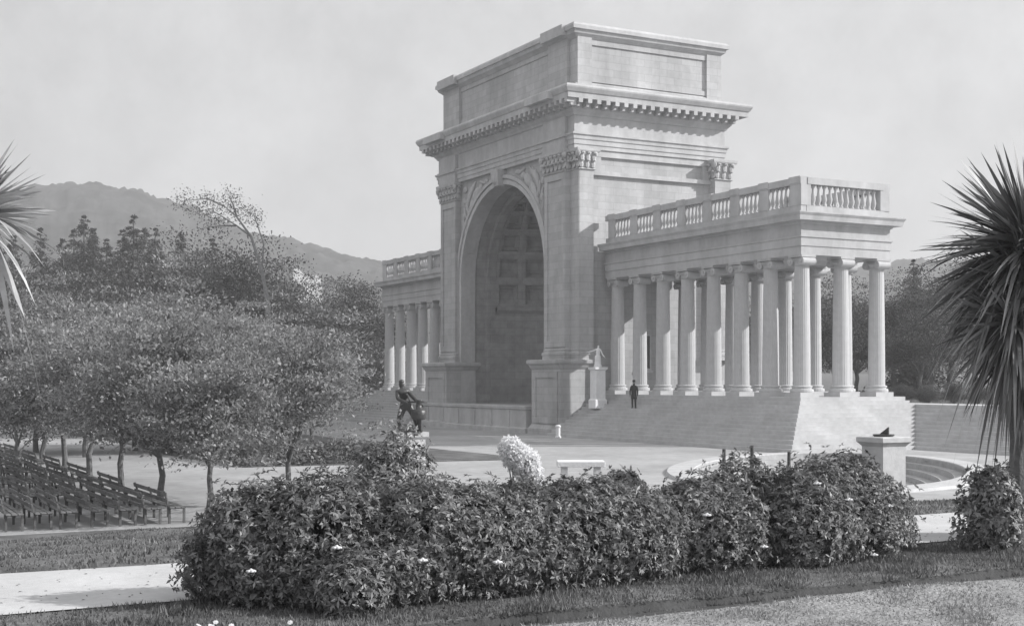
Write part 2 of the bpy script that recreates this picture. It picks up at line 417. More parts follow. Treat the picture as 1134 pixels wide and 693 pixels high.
# plain lower wall
vs=[];fs=[]
for k in range(25):
    a=PI*k/24
    for z in (2.2,9.6): vs.append((AC-NR*math.cos(a),NY+NR*math.sin(a),z))
for k in range(24): fs.append((2*k,2*k+2,2*k+3,2*k+1))
n.add(vs,fs)
def ring_mould(mb,prof):
    vs=[];fs=[];P=len(prof)
    for k in range(25):
        a=PI*k/24
        for r,z in prof: vs.append((AC-r*math.cos(a),NY+r*math.sin(a),z))
    for k in range(24):
        for p in range(P-1): fs.append((k*P+p,(k+1)*P+p,(k+1)*P+p+1,k*P+p+1))
    mb.add(vs,fs)
ring_mould(n,[(NR,9.4),(NR-.1,9.6),(NR-.35,9.85),(NR-.38,10.1),(NR,10.12)])
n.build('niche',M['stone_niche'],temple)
# coffers
c=tb()
def coffer(fn,frame=.16,deep=.38):
    # fn(u,v,r)->point ; unit cell
    o=[fn(0,0,0),fn(1,0,0),fn(1,1,0),fn(0,1,0)]
    i=[fn(frame,frame,0),fn(1-frame,frame,0),fn(1-frame,1-frame,0),fn(frame,1-frame,0)]
    d=[fn(frame,frame,deep),fn(1-frame,frame,deep),fn(1-frame,1-frame,deep),fn(frame,1-frame,deep)]
    b=[fn(frame*1.9,frame*1.9,deep),fn(1-frame*1.9,frame*1.9,deep),fn(1-frame*1.9,1-frame*1.9,deep),fn(frame*1.9,1-frame*1.9,deep)]
    e=[fn(frame*1.9,frame*1.9,deep*1.5),fn(1-frame*1.9,frame*1.9,deep*1.5),fn(1-frame*1.9,1-frame*1.9,deep*1.5),fn(frame*1.9,1-frame*1.9,deep*1.5)]
    vs=o+i+d+b+e; fs=[]
    for L in range(4):
        for k in range(4): j=(k+1)%4; fs.append((4*L+k,4*L+j,4*L+4+j,4*L+4+k))
    fs.append((16,17,18,19)); c.add(vs,fs)
NC=9
for i in range(NC):
    def cyl(u,v,r,i=i): a=PI*(i+u)/NC; return (AC-(NR+r)*math.cos(a),NY+(NR+r)*math.sin(a),10.1+(ZS-10.1)*v)
    coffer(cyl,.14,.3)
    ph=0; 
    for j,(p0,p1) in enumerate(((0,.33),(.33,.64),(.64,.93),(.93,1.2))):
        def sph(u,v,r,i=i,p0=p0,p1=p1): return nyp(PI*(i+u)/NC,p0+(p1-p0)*v,NR+r)
        coffer(sph,.15,.32)
    c.add([nyp(PI*i/NC,1.2,NR),nyp(PI*(i+1)/NC,1.2,NR),nyp(0,PI/2,NR)],[(0,1,2)])
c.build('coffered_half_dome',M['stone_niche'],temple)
# entablature and cornice of the block
mb=tb(); RB=(XL,XR,YF,YB)
mb.profile((XL+.1,XR-.1,YF+.1,YB-.1),[(20.2,.0),(20.5,.0),(20.501,.06),(20.85,.06),(20.851,.12),(21.1,.14),(21.16,.24),(21.28,.24),(21.281,.0),(22.45,.0),(22.5,.1),(22.7,.2)])
for x0,x1 in ((-83.6,-80.5),(-101.1,-98.1)):
    mb.box(x0,x1,YF-.18,YF+.3,20.21,21.08); mb.box(x0-.1,x1+.1,YF-.3,YF+.3,21.08,21.27); mb.box(x0,x1,YF-.15,YF+.3,21.27,22.5)
mb.build('entablature',M['stone_plain'],temple)
mb=tb()
mb.profile(RB,[(22.68,.12),(22.85,.26),(23.0,.3),(23.25,.36),(23.4,.38),(23.402,1.12),(23.75,1.14),(23.8,1.22),(24.05,1.36),(24.15,1.38),(24.3,1.3),(24.301,.1)])
k=0
def modil(mb,x,y,dx,dy):
    # bracket pointing along (dx,dy)
    w=.16
    if dx==0:
        y0,y1=sorted((y,y+dy*.78)); mb.box(x-w,x+w,y0,y1,23.12,23.4); mb.box(x-w*.8,x+w*.8,min(y,y+dy*.45),max(y,y+dy*.45),22.92,23.12)
    else:
        x0,x1=sorted((x,x+dx*.78)); mb.box(x0,x1,y-w,y+w,23.12,23.4); mb.box(min(x,x+dx*.45),max(x,x+dx*.45),y-w*.8,y+w*.8,22.92,23.12)
x=XL-.5
while x<XR+.8: modil(mb,x,YF-.34,0,-1); x+=.74
y=YF-.1
while y<YB+.8: modil(mb,XR+.34,y,1,0); y+=.74
y=YF-.1
while y<YB+.8: modil(mb,XL-.34,y,-1,0); y+=.74
for x0,x1 in ((-83.6,-80.5),(-101.1,-98.1)):
    mb.box(x0-.15,x1+.15,YF-1.62,YF-1.0,23.6,24.1)
mb.build('cornice',M['stone_plain'],temple)
# attic
mb=tb(); RA=(XL+.5,XR-.45,YF+.5,YB-.5)
mb.box(*RA,24.2,28.2)
mb.profile(RA,[(24.25,.22),(24.75,.22),(24.85,.1),(24.95,.003)])
for x0,x1,y0,y1 in ((-83.5,-80.8,47.62,48.4),(-80.79,-79.72,47.84,49.0),(-101.0,-98.2,47.62,48.4),(-101.6,-100.99,47.84,49.0)):
    mb.box(x0,x1,y0,y1,24.28,28.2)
mb.box(-79.96,-79.75,58.9,60.2,24.28,28.2)
# sunken panel frames, front and side
mb.box(-98.2,-83.5,47.82,47.9,27.6,28.1); mb.box(-98.2,-83.5,47.82,47.9,24.96,25.3)
mb.box(-79.95,-79.85,49.0,58.9,27.55,28.1); mb.box(-79.95,-79.85,49.0,58.9,24.96,25.3)
mb.build('attic',M['stone'],temple)
mb=tb(); mb.profile(RA,[(27.95,.12),(28.1,.28),(28.2,.42),(28.45,.5),(28.46,.62),(28.72,.62),(28.9,.5),(28.901,.0)])
for x0,x1 in ((-83.65,-80.6),(-101.2,-98.0)): mb.box(x0,x1,47.05,47.6,28.2,28.93)
mb.build('attic_cap',M['stone_plain'],temple)
# side string course + sunken panel in the frieze zone + quoin strip
mb=tb()
mb.box(XR-.4,XR-.15,49.05,YB-1.3,18.45,18.75); mb.box(XR-.4,XR-.2,49.05,YB-1.3,19.75,20.19)
mb.box(XR-.4,XR-.22,49.05,49.75,18.76,19.74); mb.box(XR-.4,XR-.22,YB-2,YB-1.3,18.76,19.74)
mb.build('string_course',M['stone_plain'],temple)
# window in the side wall under the colonnade
w=tb(); w.box(XR-.42,XR-.3,52.8,54.05,4.8,7.4); w.box(XR-.42,XR-.22,52.7,54.15,4.65,4.8); wi=w.build('window',M['stone_plain'],temple)
w=tb(); w.box(XR-.35,XR-.29,52.95,53.9,4.95,7.28); w.build('pane',M['glass'],wi)

# ---- wings
ZB=3.15; ZC=11.2
def column_mesh():
    h=ZC-ZB; prof=[(.62,.32),(.64,.36),(.64,.46),(.54,.5),(.52,.58),(.56,.6),(.56,.68),(.50,.72)]
    base=MB(); base.box(-.68,.68,-.68,.68,0,.26); base.lathe(0,0,[(.66,.26),(.68,.34),(.66,.44),(.56,.47),(.55,.53),(.6,.56),(.6,.62),(.52,.66)],24)
    b=base.mesh('base',M['column'])
    sh=MB(); prof=[]
    for k in range(11):
        t=k/10; prof.append((.49-.075*t**1.6, .66+(h-.66-.62)*t))
    sh.lathe(0,0,prof,48,lambda i,z:.972 if i%2 else 1.0)
    s=sh.mesh('shaft',M['column'])
    cap=MB(); z=h-.62; cap.lathe(0,0,[(.415,z),(.46,z+.03),(.46,z+.08),(.42,z+.1),(.44,z+.2),(.52,z+.32)],20)
    cap.box(-.5,.5,-.44,.44,z+.28,z+.46)
    for sx in (-1,1):
        for k in range(10):
            pass
        # volutes: discs whose axis runs along Y
        n=14
        vs=[];fs=[]
        for y in (-.47,.47):
            for k in range(n): vs.append((sx*.47+.23*math.cos(2*PI*k/n),y,z+.26+.23*math.sin(2*PI*k/n)))
        fs.append(tuple(range(n-1,-1,-1))); fs.append(tuple(range(n,2*n)))
        for k in range(n): j=(k+1)%n; fs.append((k,j,n+j,n+k))
        cap.add(vs,fs); cap.blob((sx*.47,-.49,z+.26),(.07,.05,.07),None,8,4)
    cap.box(-.6,.6,-.52,.52,z+.49,z+.62)
    c=cap.mesh('capital',M['stone_plain'])
    return s,b,c
SH,BS,CP=column_mesh()
def column(x,y):
    sh=add_obj('column',SH,temple,(x-T0[0],y-T0[1],ZB-T0[2]))
    add_obj('base',BS,sh); add_obj('capital',CP,sh)
def wing(x0,x1,xs,ncx,side):
    """x0<x1 extents; column x positions"""
    Y0,Y1=49.93,56.62
    mb=tb(); ent=(x0,x1,Y0,Y1)
    mb.profile(ent,[(ZC+.002,0),(ZC+.5,0),(ZC+.501,.05),(ZC+.95,.05),(ZC+1.0,.12),(ZC+1.08,.12),(ZC+1.081,.0),(ZC+1.72,.0),(ZC+1.78,.1),(ZC+1.9,.16),(ZC+1.901,.52),(ZC+2.15,.56),(ZC+2.3,.66),(ZC+2.36,.66),(ZC+2.38,.05)])
    mb.v=[((max(x,-79.45) if side>0 else min(x,-101.95)),y,z) for x,y,z in mb.v]
    mb.build('wing_entablature',M['stone_plain'],temple)
    # solid stylobate
    # balustrade
    zb=ZC+2.38; bal=MB((x0,Y0,zb)); 
    pr=[]
    yf=Y0+.22; xe=(x1-.22) if side>0 else (x0+.22)
    xs2=sorted(xs)
    bal.box(x0+.05,x1-.05,Y0+.03,Y0+.43,zb,zb+.42); bal.box(x0+.02,x1-.02,Y0-.02,Y0+.47,zb+1.621,zb+2.0)
    bal.box(x0+.05,x1-.05,Y1-.43,Y1-.03,zb,zb+.42); bal.box(x0+.02,x1-.02,Y1-.47,Y1+.02,zb+1.62,zb+2.0)
    ex=(x1-.45,x1-.03) if side>0 else (x0+.03,x0+.45)
    bal.box(ex[0],ex[1],Y0+.44,Y1-.44,zb,zb+.42); bal.box(ex[0]-.05,ex[1]+.05,Y0+.48,Y1-.48,zb+1.62,zb+2.0)
    # piers over the columns
    for x in xs2:
        bal.box(x-.42,x+.42,Y0+.005,Y0+.46,zb+.42,zb+1.62); bal.box(x-.42,x+.42,Y1-.46,Y1-.005,zb+.42,zb+1.62)
        bal.box(x-.48,x+.48,Y0-.05,Y0+.5,zb+1.7,zb+2.06)
    for y in (Y0+.3,Y1-.3):
        bal.box(ex[0]-.015,ex[1]+.02,y-.42+.135*(y<53),y+.42-.135*(y>53),zb+.42,zb+1.62)
    bal.off=T0
    b=bal.build('balustrade',M['stone_plain'],temple)
    # balusters
    prof=[(.12,0),(.12,.08),(.07,.12),(.13,.32),(.15,.42),(.12,.58),(.075,.85),(.07,.98),(.11,1.05),(.12,1.1),(.12,1.2)]
    bm_=MB().lathe(0,0,prof,8).mesh('baluster',M['stone_plain'],True)
    far=MB(T0)
    def bput(x,y,vis):
        if vis: add_obj('baluster',bm_,b,(x-T0[0],y-T0[1],zb+.42-T0[2]))
        else: far.lathe(x,y,[(r,zb+.42+z) for r,z in prof],6)
    for i in range(len(xs2)-1):
        a,c_=xs2[i]+.42,xs2[i+1]-.42
        for k in range(5):
            x=a+(c_-a)*(k+.5)/5
            bput(x,yf,side>0); bput(x,Y1-.22,False)
    for k in range(12):
        y=Y0+.85+(Y1-Y0-1.7)*(k+.5)/12
        bput(xe if side>0 else x0+.24,y,side>0)
    far.build('distant_balusters',M['stone_plain'],b)
    b.children[-1]['kind']='stuff'
    for x in xs2:
        column(x,Y0+.52); column(x,Y1-.52)
    column(x1-.55 if side>0 else x0+.55, 53.35)
XRS=[-59.3-2.764*k for k in range(8)]
wing(-79.45,-58.75,XRS,8,1)
XLS=[-119.35+2.6*k for k in range(7)]
wing(-119.9,-101.95,XLS,7,-1)
# ---- steps wrapping the wings
TR=.34; RS=(3.15-.3)/13
def flight(side):
    mb=tb()
    for k in range(13):
        z1=3.15-RS*k; e=TR*k
        if side>0:
            xi=-79.5-.0*k; xe=-58.1+e; yf=49.35-e
            if k<2: poly=[(xi,yf),(xe,yf),(xe,57.2+.0*k),(xi,57.2)]
            else:
                yb=57.3-TR*(k-2); poly=[(xi,yf),(xe,yf),(xe,yb),(-30,yb),(-30,60.5+.02*k),(xi,60.5+.02*k)]
        else:
            xi=-104.55; xe=-120.6-e; yf=49.35-e
            if k<2: poly=[(xe,yf),(xi,yf),(xi,57.2),(xe,57.2)]
            else:
                yb=57.3-TR*(k-2); poly=[(xe,yf),(xi,yf),(xi,60.5+.02*k),(-150,60.5+.02*k),(-150,yb),(xe,yb)]
        mb.prism(poly,z1-RS+.001 if k<12 else 0,z1)
        # rounded nosing shows as a thin ledge
    mb.build('steps',M['step'],temple)
flight(1); flight(-1)

# ------------------------------------------------------------------ figures
def skin_body(name, joints, edges, m, parent=None, loc=(0,0,0), rz=0, sub=2):
    me=bpy.data.meshes.new(name); me.from_pydata([j[0] for j in joints],edges,[]); me.materials.append(m)
    o=add_obj(name,me,parent); o.location=loc; o.rotation_euler=(0,0,rz)
    md=o.modifiers.new('Skin','SKIN'); md.use_smooth_shade=True
    for i,j in enumerate(joints):
        r=j[1]; r=(r,r) if not isinstance(r,tuple) else r
        me.skin_vertices[0].data[i].radius=r
    me.skin_vertices[0].data[0].use_root=True
    s=o.modifiers.new('Subdivision','SUBSURF'); s.levels=sub; s.render_levels=sub
    return o
def hand_chain(J,E,wr,root,d,side,s=1.0):
    """palm and five fingers from wrist index wr; d hand direction, side thumb direction"""
    d=Vector(d).normalized(); sd=Vector(side).normalized(); p=Vector(root)
    pi=len(J); J.append((tuple(p+d*.055*s),.03*s)); E.append((wr,pi))
    for k,(off,L) in enumerate(((.026,.07),(.009,.08),(-.009,.075),(-.026,.06))):
        a=len(J); b=p+d*.095*s+sd*off*s; J.append((tuple(b),.0105*s)); E.append((pi,a))
        J.append((tuple(b+d*L*.55*s-Vector((0,0,.004))),.009*s)); E.append((a,a+1))
        J.append((tuple(b+d*L*s-sd*.0+Vector((0,0,-.02*s))),.007*s)); E.append((a+1,a+2))
    a=len(J); b=p+d*.04*s+sd*.04*s; J.append((tuple(b),.012*s)); E.append((pi,a)); J.append((tuple(b+(d*.6+sd*.7)*.045*s),.009*s)); E.append((a,a+1))
# man on the steps (faces the camera side, -Y), 1.76 m
def man(loc,rz,parent):
    J=[((0,0,.95),(.15,.11)),((0,0,1.12),(.14,.10)),((0,-.01,1.32),(.18,.12)),((0,0,1.44),(.15,.09)),((0,0,1.51),.06),((0,-.01,1.57),.07),((0,-.015,1.66),(.085,.1)),((0,-.01,1.72),(.08,.09))]
    E=[(0,1),(1,2),(2,3),(3,4),(4,5),(5,6),(6,7)]
    for s in (-1,1):
        a=len(J); J += [((s*.19,0,1.41),.065),((s*.25,.02,1.13),.055),((s*.24,-.07,.9),.045)]; E += [(3,a),(a,a+1),(a+1,a+2)]
        hand_chain(J,E,a+2,(s*.24,-.07,.9),(0,-.15,-1),(0,-1,0) )
        b=len(J); J += [((s*.09,0,.88),.10),((s*.10,-.02,.5),.075),((s*.10,.02,.1),.055),((s*.11,-.04,.04),.045),((s*.12,-.17,.035),.04)]; E += [(0,b),(b,b+1),(b+1,b+2),(b+2,b+3),(b+3,b+4)]
    return skin_body('body',J,E,M['cloth'],parent,(0,0,0),0,1)
# foot at step height
tx=math.tan(0)
def step_z(y): 
    k=math.ceil(max(0,(49.35-y))/TR); return 3.15-RS*k
px,t=W(702,87.0)[0],87.0
X1,Y1=W(702,87.3)
person=empty('person',(X1,Y1,step_z(Y1)),'man in a dark coat and hat standing on the temple steps','person',rz=.9)
bd=man((0,0,0),0,person)
h=MB(); h.blob((0,-.015,1.665),(.078,.095,.115),None,12,8); h.blob((0,-.115,1.66),(.014,.02,.025)); h.blob((.08,-.01,1.66),(.012,.02,.03)); h.blob((-.08,-.01,1.66),(.012,.02,.03)); h.blob((0,-.1,1.61),(.03,.01,.008)); h.blob((.03,-.1,1.68),(.012,.008,.008)); h.blob((-.03,-.1,1.68),(.012,.008,.008)); h.build('face',M['skin'],person,True)
h=MB(); h.lathe(0,0,[(.17,1.725),(.175,1.735),(.10,1.745),(.098,1.84),(.085,1.86)],16); h.build('hat',M['cloth'],person,True)
h=MB(); h.lathe(0,0,[(.20,.62),(.19,.8),(.16,1.0),(.185,1.25),(.18,1.38),(.10,1.46)],16); 
for i,v in enumerate(h.v): h.v[i]=(v[0],v[1]*.72,v[2])
h.build('coat',M['cloth'],person,True)

# bronze statue on a tall plinth
X1,Y1=W(450,50)
pl=empty('bronze_pedestal',(X1,Y1,.3),'stone plinth under the dark bronze figure, behind the rose bush','plinth')
mb=MB((X1,Y1,.3)); mb.profile((X1-.52,X1+.52,Y1-.52,Y1+.52),[(.3,.15),(.6,.15),(.7,.02),(1.9,.02),(2.0,.12),(2.18,.12)]); mb.build('block',M['pedestal'],pl)
st=empty('bronze_statue',(X1,Y1,2.18),'dark bronze statue of a striding man gripping a press wheel','statue',rz=math.radians(62))
J=[((0,0,1.0),(.17,.13)),((-.04,0,1.18),(.15,.12)),((-.10,0,1.40),(.22,.14)),((-.13,0,1.55),(.16,.1)),((-.15,0,1.63),.07),((-.17,0,1.72),.09),((-.18,0,1.82),(.09,.1)),((-.18,0,1.88),.07)]
E=[(0,1),(1,2),(2,3),(3,4),(4,5),(5,6),(6,7)]
for s in (-1,1):
    a=len(J)
    if s<0:
        J += [((-.33,-.05,1.5),.08),((-.30,-.25,1.22),.065),((.02,-.38,1.10),.05)]
    else: J += [((.08,.05,1.5),.08),((.30,-.1,1.25),.065),((.50,-.28,1.05),.05)]
    E += [(3,a),(a,a+1),(a+1,a+2)]
    hand_chain(J,E,a+2,J[a+2][0],(.7,-.3,-.4),(0,0,1),1.1)
    b=len(J)
    if s<0: J += [((-.12,0,.93),.13),((-.24,-.1,.52),.095),((-.28,.02,.1),.06),((-.26,-.16,.05),.05)]
    else: J += [((.12,0,.93),.13),((.30,-.12,.58),.095),((.45,.02,.12),.06),((.52,-.14,.05),.05)]
    E += [(0,b),(b,b+1),(b+1,b+2),(b+2,b+3)]
J=[(j[0],(tuple(q*1.25 for q in j[1]) if isinstance(j[1],tuple) else (j[1]*1.3 if j[1]>.03 else j[1]))) for j in J]
skin_body('body',J,E,M['bronze'],st,sub=1)
mb=MB(); mb.lathe(.5,-.45,[(.10,.0),(.10,.45),(.24,.47),(.28,.52),(.28,.78),(.24,.84),(.12,.86),(.1,1.1),(.16,1.14),(.16,1.2)],18); 
mb.tube([(.0,-.38,1.12),(.8,-.5,1.12)],[.035,.035]); mb.build('cider_press',M['bronze'],st,True)
mb=MB(); mb.blob((-.18,-.0,1.87),(.11,.12,.09)); mb.build('hair',M['bronze'],st,True)
mb=MB(); mb.box(-.55,.62,-.6,.25,-.001,.06); mb.build('figure_base',M['bronze'],st)

# small marble figure on a pedestal, beside the great pedestal
X1,Y1=W(662,91.0)
pp=empty('statue_pedestal',(X1,Y1,2.2),'narrow white pedestal against the arch side at the top of the steps','pedestal')
mb=MB((X1,Y1,2.2)); mb.profile((X1-.36,X1+.36,Y1-.36,Y1+.36),[(2.2,.1),(2.75,.1),(2.85,.02),(4.75,.02),(4.85,.12),(5.0,.14)]); mb.build('shaft',M['marble'],pp)
ms=empty('marble_statue',(X1,Y1,5.0),'small white marble figure with outstretched arm on the narrow pedestal','statue',rz=math.radians(55))
J=[((0,0,.72),(.17,.14)),((0,0,.9),(.15,.12)),((.02,0,1.1),(.17,.12)),((.03,0,1.22),(.12,.09)),((.03,0,1.3),.05),((.04,0,1.4),(.08,.09)),((.04,0,1.48),.06)]
E=[(i,i+1) for i in range(6)]
a=len(J); J += [((-.14,0,1.19),.055),((-.40,-.08,1.08),.045),((-.62,-.12,1.02),.035)]; E += [(3,a),(a,a+1),(a+1,a+2)]; hand_chain(J,E,a+2,J[a+2][0],(-1,0,-.1),(0,-1,0))
a=len(J); J += [((.2,0,1.17),.055),((.3,0,.9),.045),((.42,-.1,.72),.035)]; E += [(3,a),(a,a+1),(a+1,a+2)]; hand_chain(J,E,a+2,J[a+2][0],(.6,-.2,-.6),(0,-1,0))
skin_body('body',J,E,M['marble'],ms,sub=1)
mb=MB(); mb.lathe(0,0,[(.26,0),(.27,.06),(.22,.2),(.2,.4),(.2,.6),(.19,.72),(.16,.8)],18,lambda i,z:1+.10*math.sin(i*2.1)); 
mb.build('drapery',M['marble'],ms,True)

# white post at the foot of the steps
X1,Y1=W(618,88); 
wp=empty('white_post',(X1,Y1,.3),'short white post at the left foot of the temple steps','post')
mb=MB((X1,Y1,.3)); mb.lathe(X1,Y1,[(.2,.3),(.2,.4),(.15,.45),(.15,1.0),(.19,1.02),(.19,1.1),(.1,1.18)],12); mb.build('shaft',M['white'],wp)

# pale stone pedestal right of the hedge
X1,Y1=W(978,30)
gp=empty('garden_pedestal',(X1,Y1,.7),'square pale stone pedestal standing at the right end of the hedge','pedestal')
zt=zat(484,30); z0=gz(X1,Y1)-.1
c=(X1-.33,Y1+.33); r=(c[0]-.33,c[0]+.33,c[1]-.33,c[1]+.33)
mb=MB((X1,Y1,.7)); mb.profile(r,[(z0,.08),(z0+.35,.08),(z0+.42,.01),(zt-.22,.01),(zt-.16,.06),(zt-.12,.1),(zt-.02,.1),(zt,.06)]); mb.build('block',M['pedestal'],gp)
su=empty('bronze_sundial',(c[0],c[1],zt),'dark bronze sundial with a slanting pointer on top of the pale pedestal','sundial')
mb=MB(); mb.lathe(0,0,[(.2,0),(.24,.02),(.24,.05)],16); mb.build('plate',M['bronze'],su)
mb=MB(); mb.add([(-.12,-.015,.05),(.16,-.015,.05),(.16,-.015,.22),(-.12,.015,.05),(.16,.015,.05),(.16,.015,.22)],[(0,1,2),(5,4,3),(0,3,4,1),(1,4,5,2),(2,5,3,0)]); mb.build('pointer',M['bronze'],su)

# white slab bench beyond the hedge
X1,Y1=W(643,34)
zt=zat(510,34); gb=gz(X1,Y1)
sb=empty('white_slab_bench',(X1,Y1,gb),'low white slab bench beyond the middle of the hedge','bench',rz=math.radians(62))
mb=MB(); mb.box(-.6,.6,-.34,.34,zt-gb-.14,zt-gb); mb.build('seat',M['marble'],sb,bevel=.01)
for s in (-.42,.42):
    mb=MB(); mb.box(s-.08,s+.08,-.22,.22,0,zt-gb-.12); mb.build('leg',M['marble'],sb)

# stakes
for i,(px,y0,t) in enumerate(((801,497,17),(832,493,17.4),(873,500,17.8))):
    X1,Y1=W(px,t); z0=2.1
    mb=MB((X1,Y1,z0)); mb.tube([(X1,Y1,z0),(X1+.015,Y1,zat(y0,t))],[.028,.022],6)
    tag(mb.build('garden_stake',M['wood']),('dark wooden stake at the left of the hedge notch, leftmost of three','dark wooden stake poking above the hedge, middle of three','short dark wooden stake nearest the pale pedestal')[i],'stake','stakes among the shrubs')

# ------------------------------------------------------------------ FOLIAGE
def rosette_shrub(name, size, nros, leafL, m, seed, lumps=7, inner=.25, leaves=8, droop=.15):
    """dense shrub of leaf whorls spread over lumpy mounds; returns crown mesh; size=(rx,ry,h)"""
    r=np.random.default_rng(seed); rx,ry,h=size
    # lumps: overlapping ellipsoids
    Ls=[]
    for k in range(lumps):
        a=r.uniform(0,2*PI); d=r.uniform(.0,.55)
        Ls.append((np.array([rx*d*math.cos(a),ry*d*math.sin(a),h*r.uniform(.25,.54)]),np.array([rx*r.uniform(.34,.62),ry*r.uniform(.34,.62),h*r.uniform(.38,.56)])))
    P=[];N=[]
    per=nros*2//lumps
    for c,q in Ls:
        d=norm(r.normal(size=(per,3))); rad=1-np.abs(r.normal(size=(per,1)))*inner*.5; rad=np.where(r.random((per,1))<.09,1+r.uniform(.02,.20,(per,1)),rad)
        bump=1+.10*np.sin(d[:,:1]*7+c[0]*3)*np.cos(d[:,1:2]*6+c[1])
        p=c+d*q*rad*bump; P.append(p); N.append(norm(d/q))
    P=np.concatenate(P); N=np.concatenate(N)
    keep=P[:,2]>.03
    # drop points deep inside other lumps
    for c,q in Ls:
        s=np.linalg.norm((P-c)/q,axis=1); keep &= ~(s<1-inner*1.6)
    P=P[keep];N=N[keep]
    if len(P)>nros: sel=r.choice(len(P),nros,replace=False); P=P[sel];N=N[sel]
    n=len(P); N=norm(N+np.array([0,0,.35])+r.normal(size=(n,3))*.35)
    U=norm(np.cross(N,r.normal(size=(n,3)))); Vv=np.cross(N,U)
    Vs=[]; scl=r.uniform(.7,1.2,n)
    for k in range(leaves):
        a=2*PI*k/leaves+r.uniform(0,2*PI,n)*.15+r.uniform(0,6.28); tilt=r.uniform(-.15,.75,n)
        A=norm((U*np.cos(a)[:,None]+Vv*np.sin(a)[:,None])+N*tilt[:,None]-np.array([0,0,droop]))
        L=leafL*r.uniform(.5,1.35,n)*scl; Vs.append(leaf_verts(P,A,N+r.normal(size=(n,3))*.25,L,L*r.uniform(.30,.42,n)))
    return np.concatenate(Vs)
def flowers(parent, pts, size=.04):
    for p in pts:
        mb=MB()
        for k in range(6):
            a=2*PI*k/6; mb.blob((size*.6*math.cos(a),size*.6*math.sin(a),0),(size*.55,size*.38,size*.3),Matrix.Rotation(a,3,'Z'),6,4)
        mb.blob((0,0,size*.25),(size*.4,size*.4,size*.35),None,6,4)
        o=add_obj('blossom',mb.mesh('blossom',M['flower'],True),parent,p)
def shrub_thing(name,label,px,t,size,nros,leafL,m,seed,rz=None,group='shrubs of the flowering hedge',zb=None,cat='shrub',**kw):
    X,Y=W(px,t); z=gz(X,Y) if zb is None else zb
    e=empty(name,(X,Y,z),label,cat,group)
    V=rosette_shrub(name,size,nros,leafL,m,seed,**kw)
    a=0 if rz is None else rz
    R=np.array([[math.cos(a),-math.sin(a),0],[math.sin(a),math.cos(a),0],[0,0,1]]); V=V@R.T
    add_obj('foliage',np_mesh('foliage',V,4,m),e)
    r=random.Random(seed); mb=MB()
    for k in range(9):
        aa=r.uniform(0,6.28); q=Vector((size[0]*.5*math.cos(aa),size[1]*.5*math.sin(aa),size[2]*.75)); q=Matrix.Rotation(a,3,'Z')@q
        mb.tube([(0,0,-.05),tuple(q*.5+Vector((0,0,.05))),tuple(q)],[.03,.02,.008],5)
    mb.build('branches',M['bark'],e)
    return e
AZ=math.radians(90)   # hedge runs along Y
HL=[ # px, t, (rx,ry,h), nros, label, flowers px,py
 (286,11.3,(.58,.60,.80),1500,'low glossy shrub at the hedge left end beside the pale path'),
 (345,11.3,(.65,.85,1.02),2200,'rhododendron below the rose bush, second from hedge left end'),
 (462,11.5,(.70,.85,1.05),2300,'broad rhododendron spilling forward in the hedge middle left'),
 (572,11.9,(.70,.80,.98),2300,'rhododendron with one white blossom below the white flowering mound'),
 (672,12.6,(.70,.80,1.0),2100,'rhododendron in front of the white slab bench'),
 (722,12.8,(.60,.62,.76),1500,'low rhododendron filling the hedge between slab bench and leftmost stake'),
 (410,10.9,(.50,.60,.62),1300,'low rhododendron spilling on to the verge in front of the rose bush'),
 (812,13.2,(.52,.55,.80),1200,'low rhododendron at the hedge foot below the stakes'),
 (896,13.6,(.50,.55,.95),1300,'rhododendron at the hedge foot left of the pale stone pedestal'),
 (768,13.3,(.70,.74,.90),1900,'rhododendron under the leftmost stake, lower than its right neighbour'),
 (852,13.8,(.70,.75,1.04),2000,'tall rhododendron in the hedge below the two right stakes'),
 (935,14.3,(.72,.78,1.08),2100,'tall rhododendron at the hedge right end with several white blossoms'),
]
HS=[]
for i,(px,t,s,nr,lab) in enumerate(HL):
    HS.append(shrub_thing('rhododendron',lab,px,t,(s[0]*1.08,s[1]*1.22,s[2]),int(nr*2.9),.052,M['rhodo'],30+i,rz=0,lumps=12,inner=.34))
def put_flower(px,py,t):
    X,Y=W(px,t); p=Vector((X,Y,zat(py,t)))
    par=min(HS,key=lambda e:(e.location-p).length); flowers(par,[tuple(p-par.location)],.037)
for px,py,t in ((278,632,10.75),(373,606,10.65),(551,622,11.1),(468,620,10.85),(783,570,12.6),(846,605,13.05),(940,553,13.6),(968,614,13.75),(905,535,13.5),(985,560,14.0)): put_flower(px,py,t-.32)
# shrubs behind
shrub_thing('rose_bush','tall pale-leaved rose bush rising behind the hedge left half',432,14.6,(.56,.72,1.40),3800,.052,M['rose'],51,group=None,lumps=11,inner=.5,leaves=7,zb=2.2)
shrub_thing('rear_shrub','rounded shrub behind the hedge, right of the rose bush',500,15.2,(.55,.6,.76),2200,.06,M['rhodo'],52,group='shrubs behind the hedge',zb=2.15)
shrub_thing('rear_shrub','rounded shrub behind the hedge, just left of the white slab bench',636,15.4,(.52,.62,.92),2200,.06,M['rhodo'],53,group='shrubs behind the hedge',zb=2.1)
shrub_thing('rear_shrub','rounded shrub behind the hedge, between white slab bench and plaza',684,16.2,(.50,.5,.88),2000,.06,M['rhodo'],54,group='shrubs behind the hedge',zb=2.08)
shrub_thing('rear_shrub','rounded shrub behind the hedge, around the garden stakes',842,17.6,(.85,.8,.84),3200,.06,M['rose'],55,group='shrubs behind the hedge',zb=2.0)
shrub_thing('corner_shrub','leafy shrub at the foot of the sword-leaved palm by the path',1102,14.6,(.42,.48,.98),2400,.065,M['rose'],56,group=None,inner=.45)
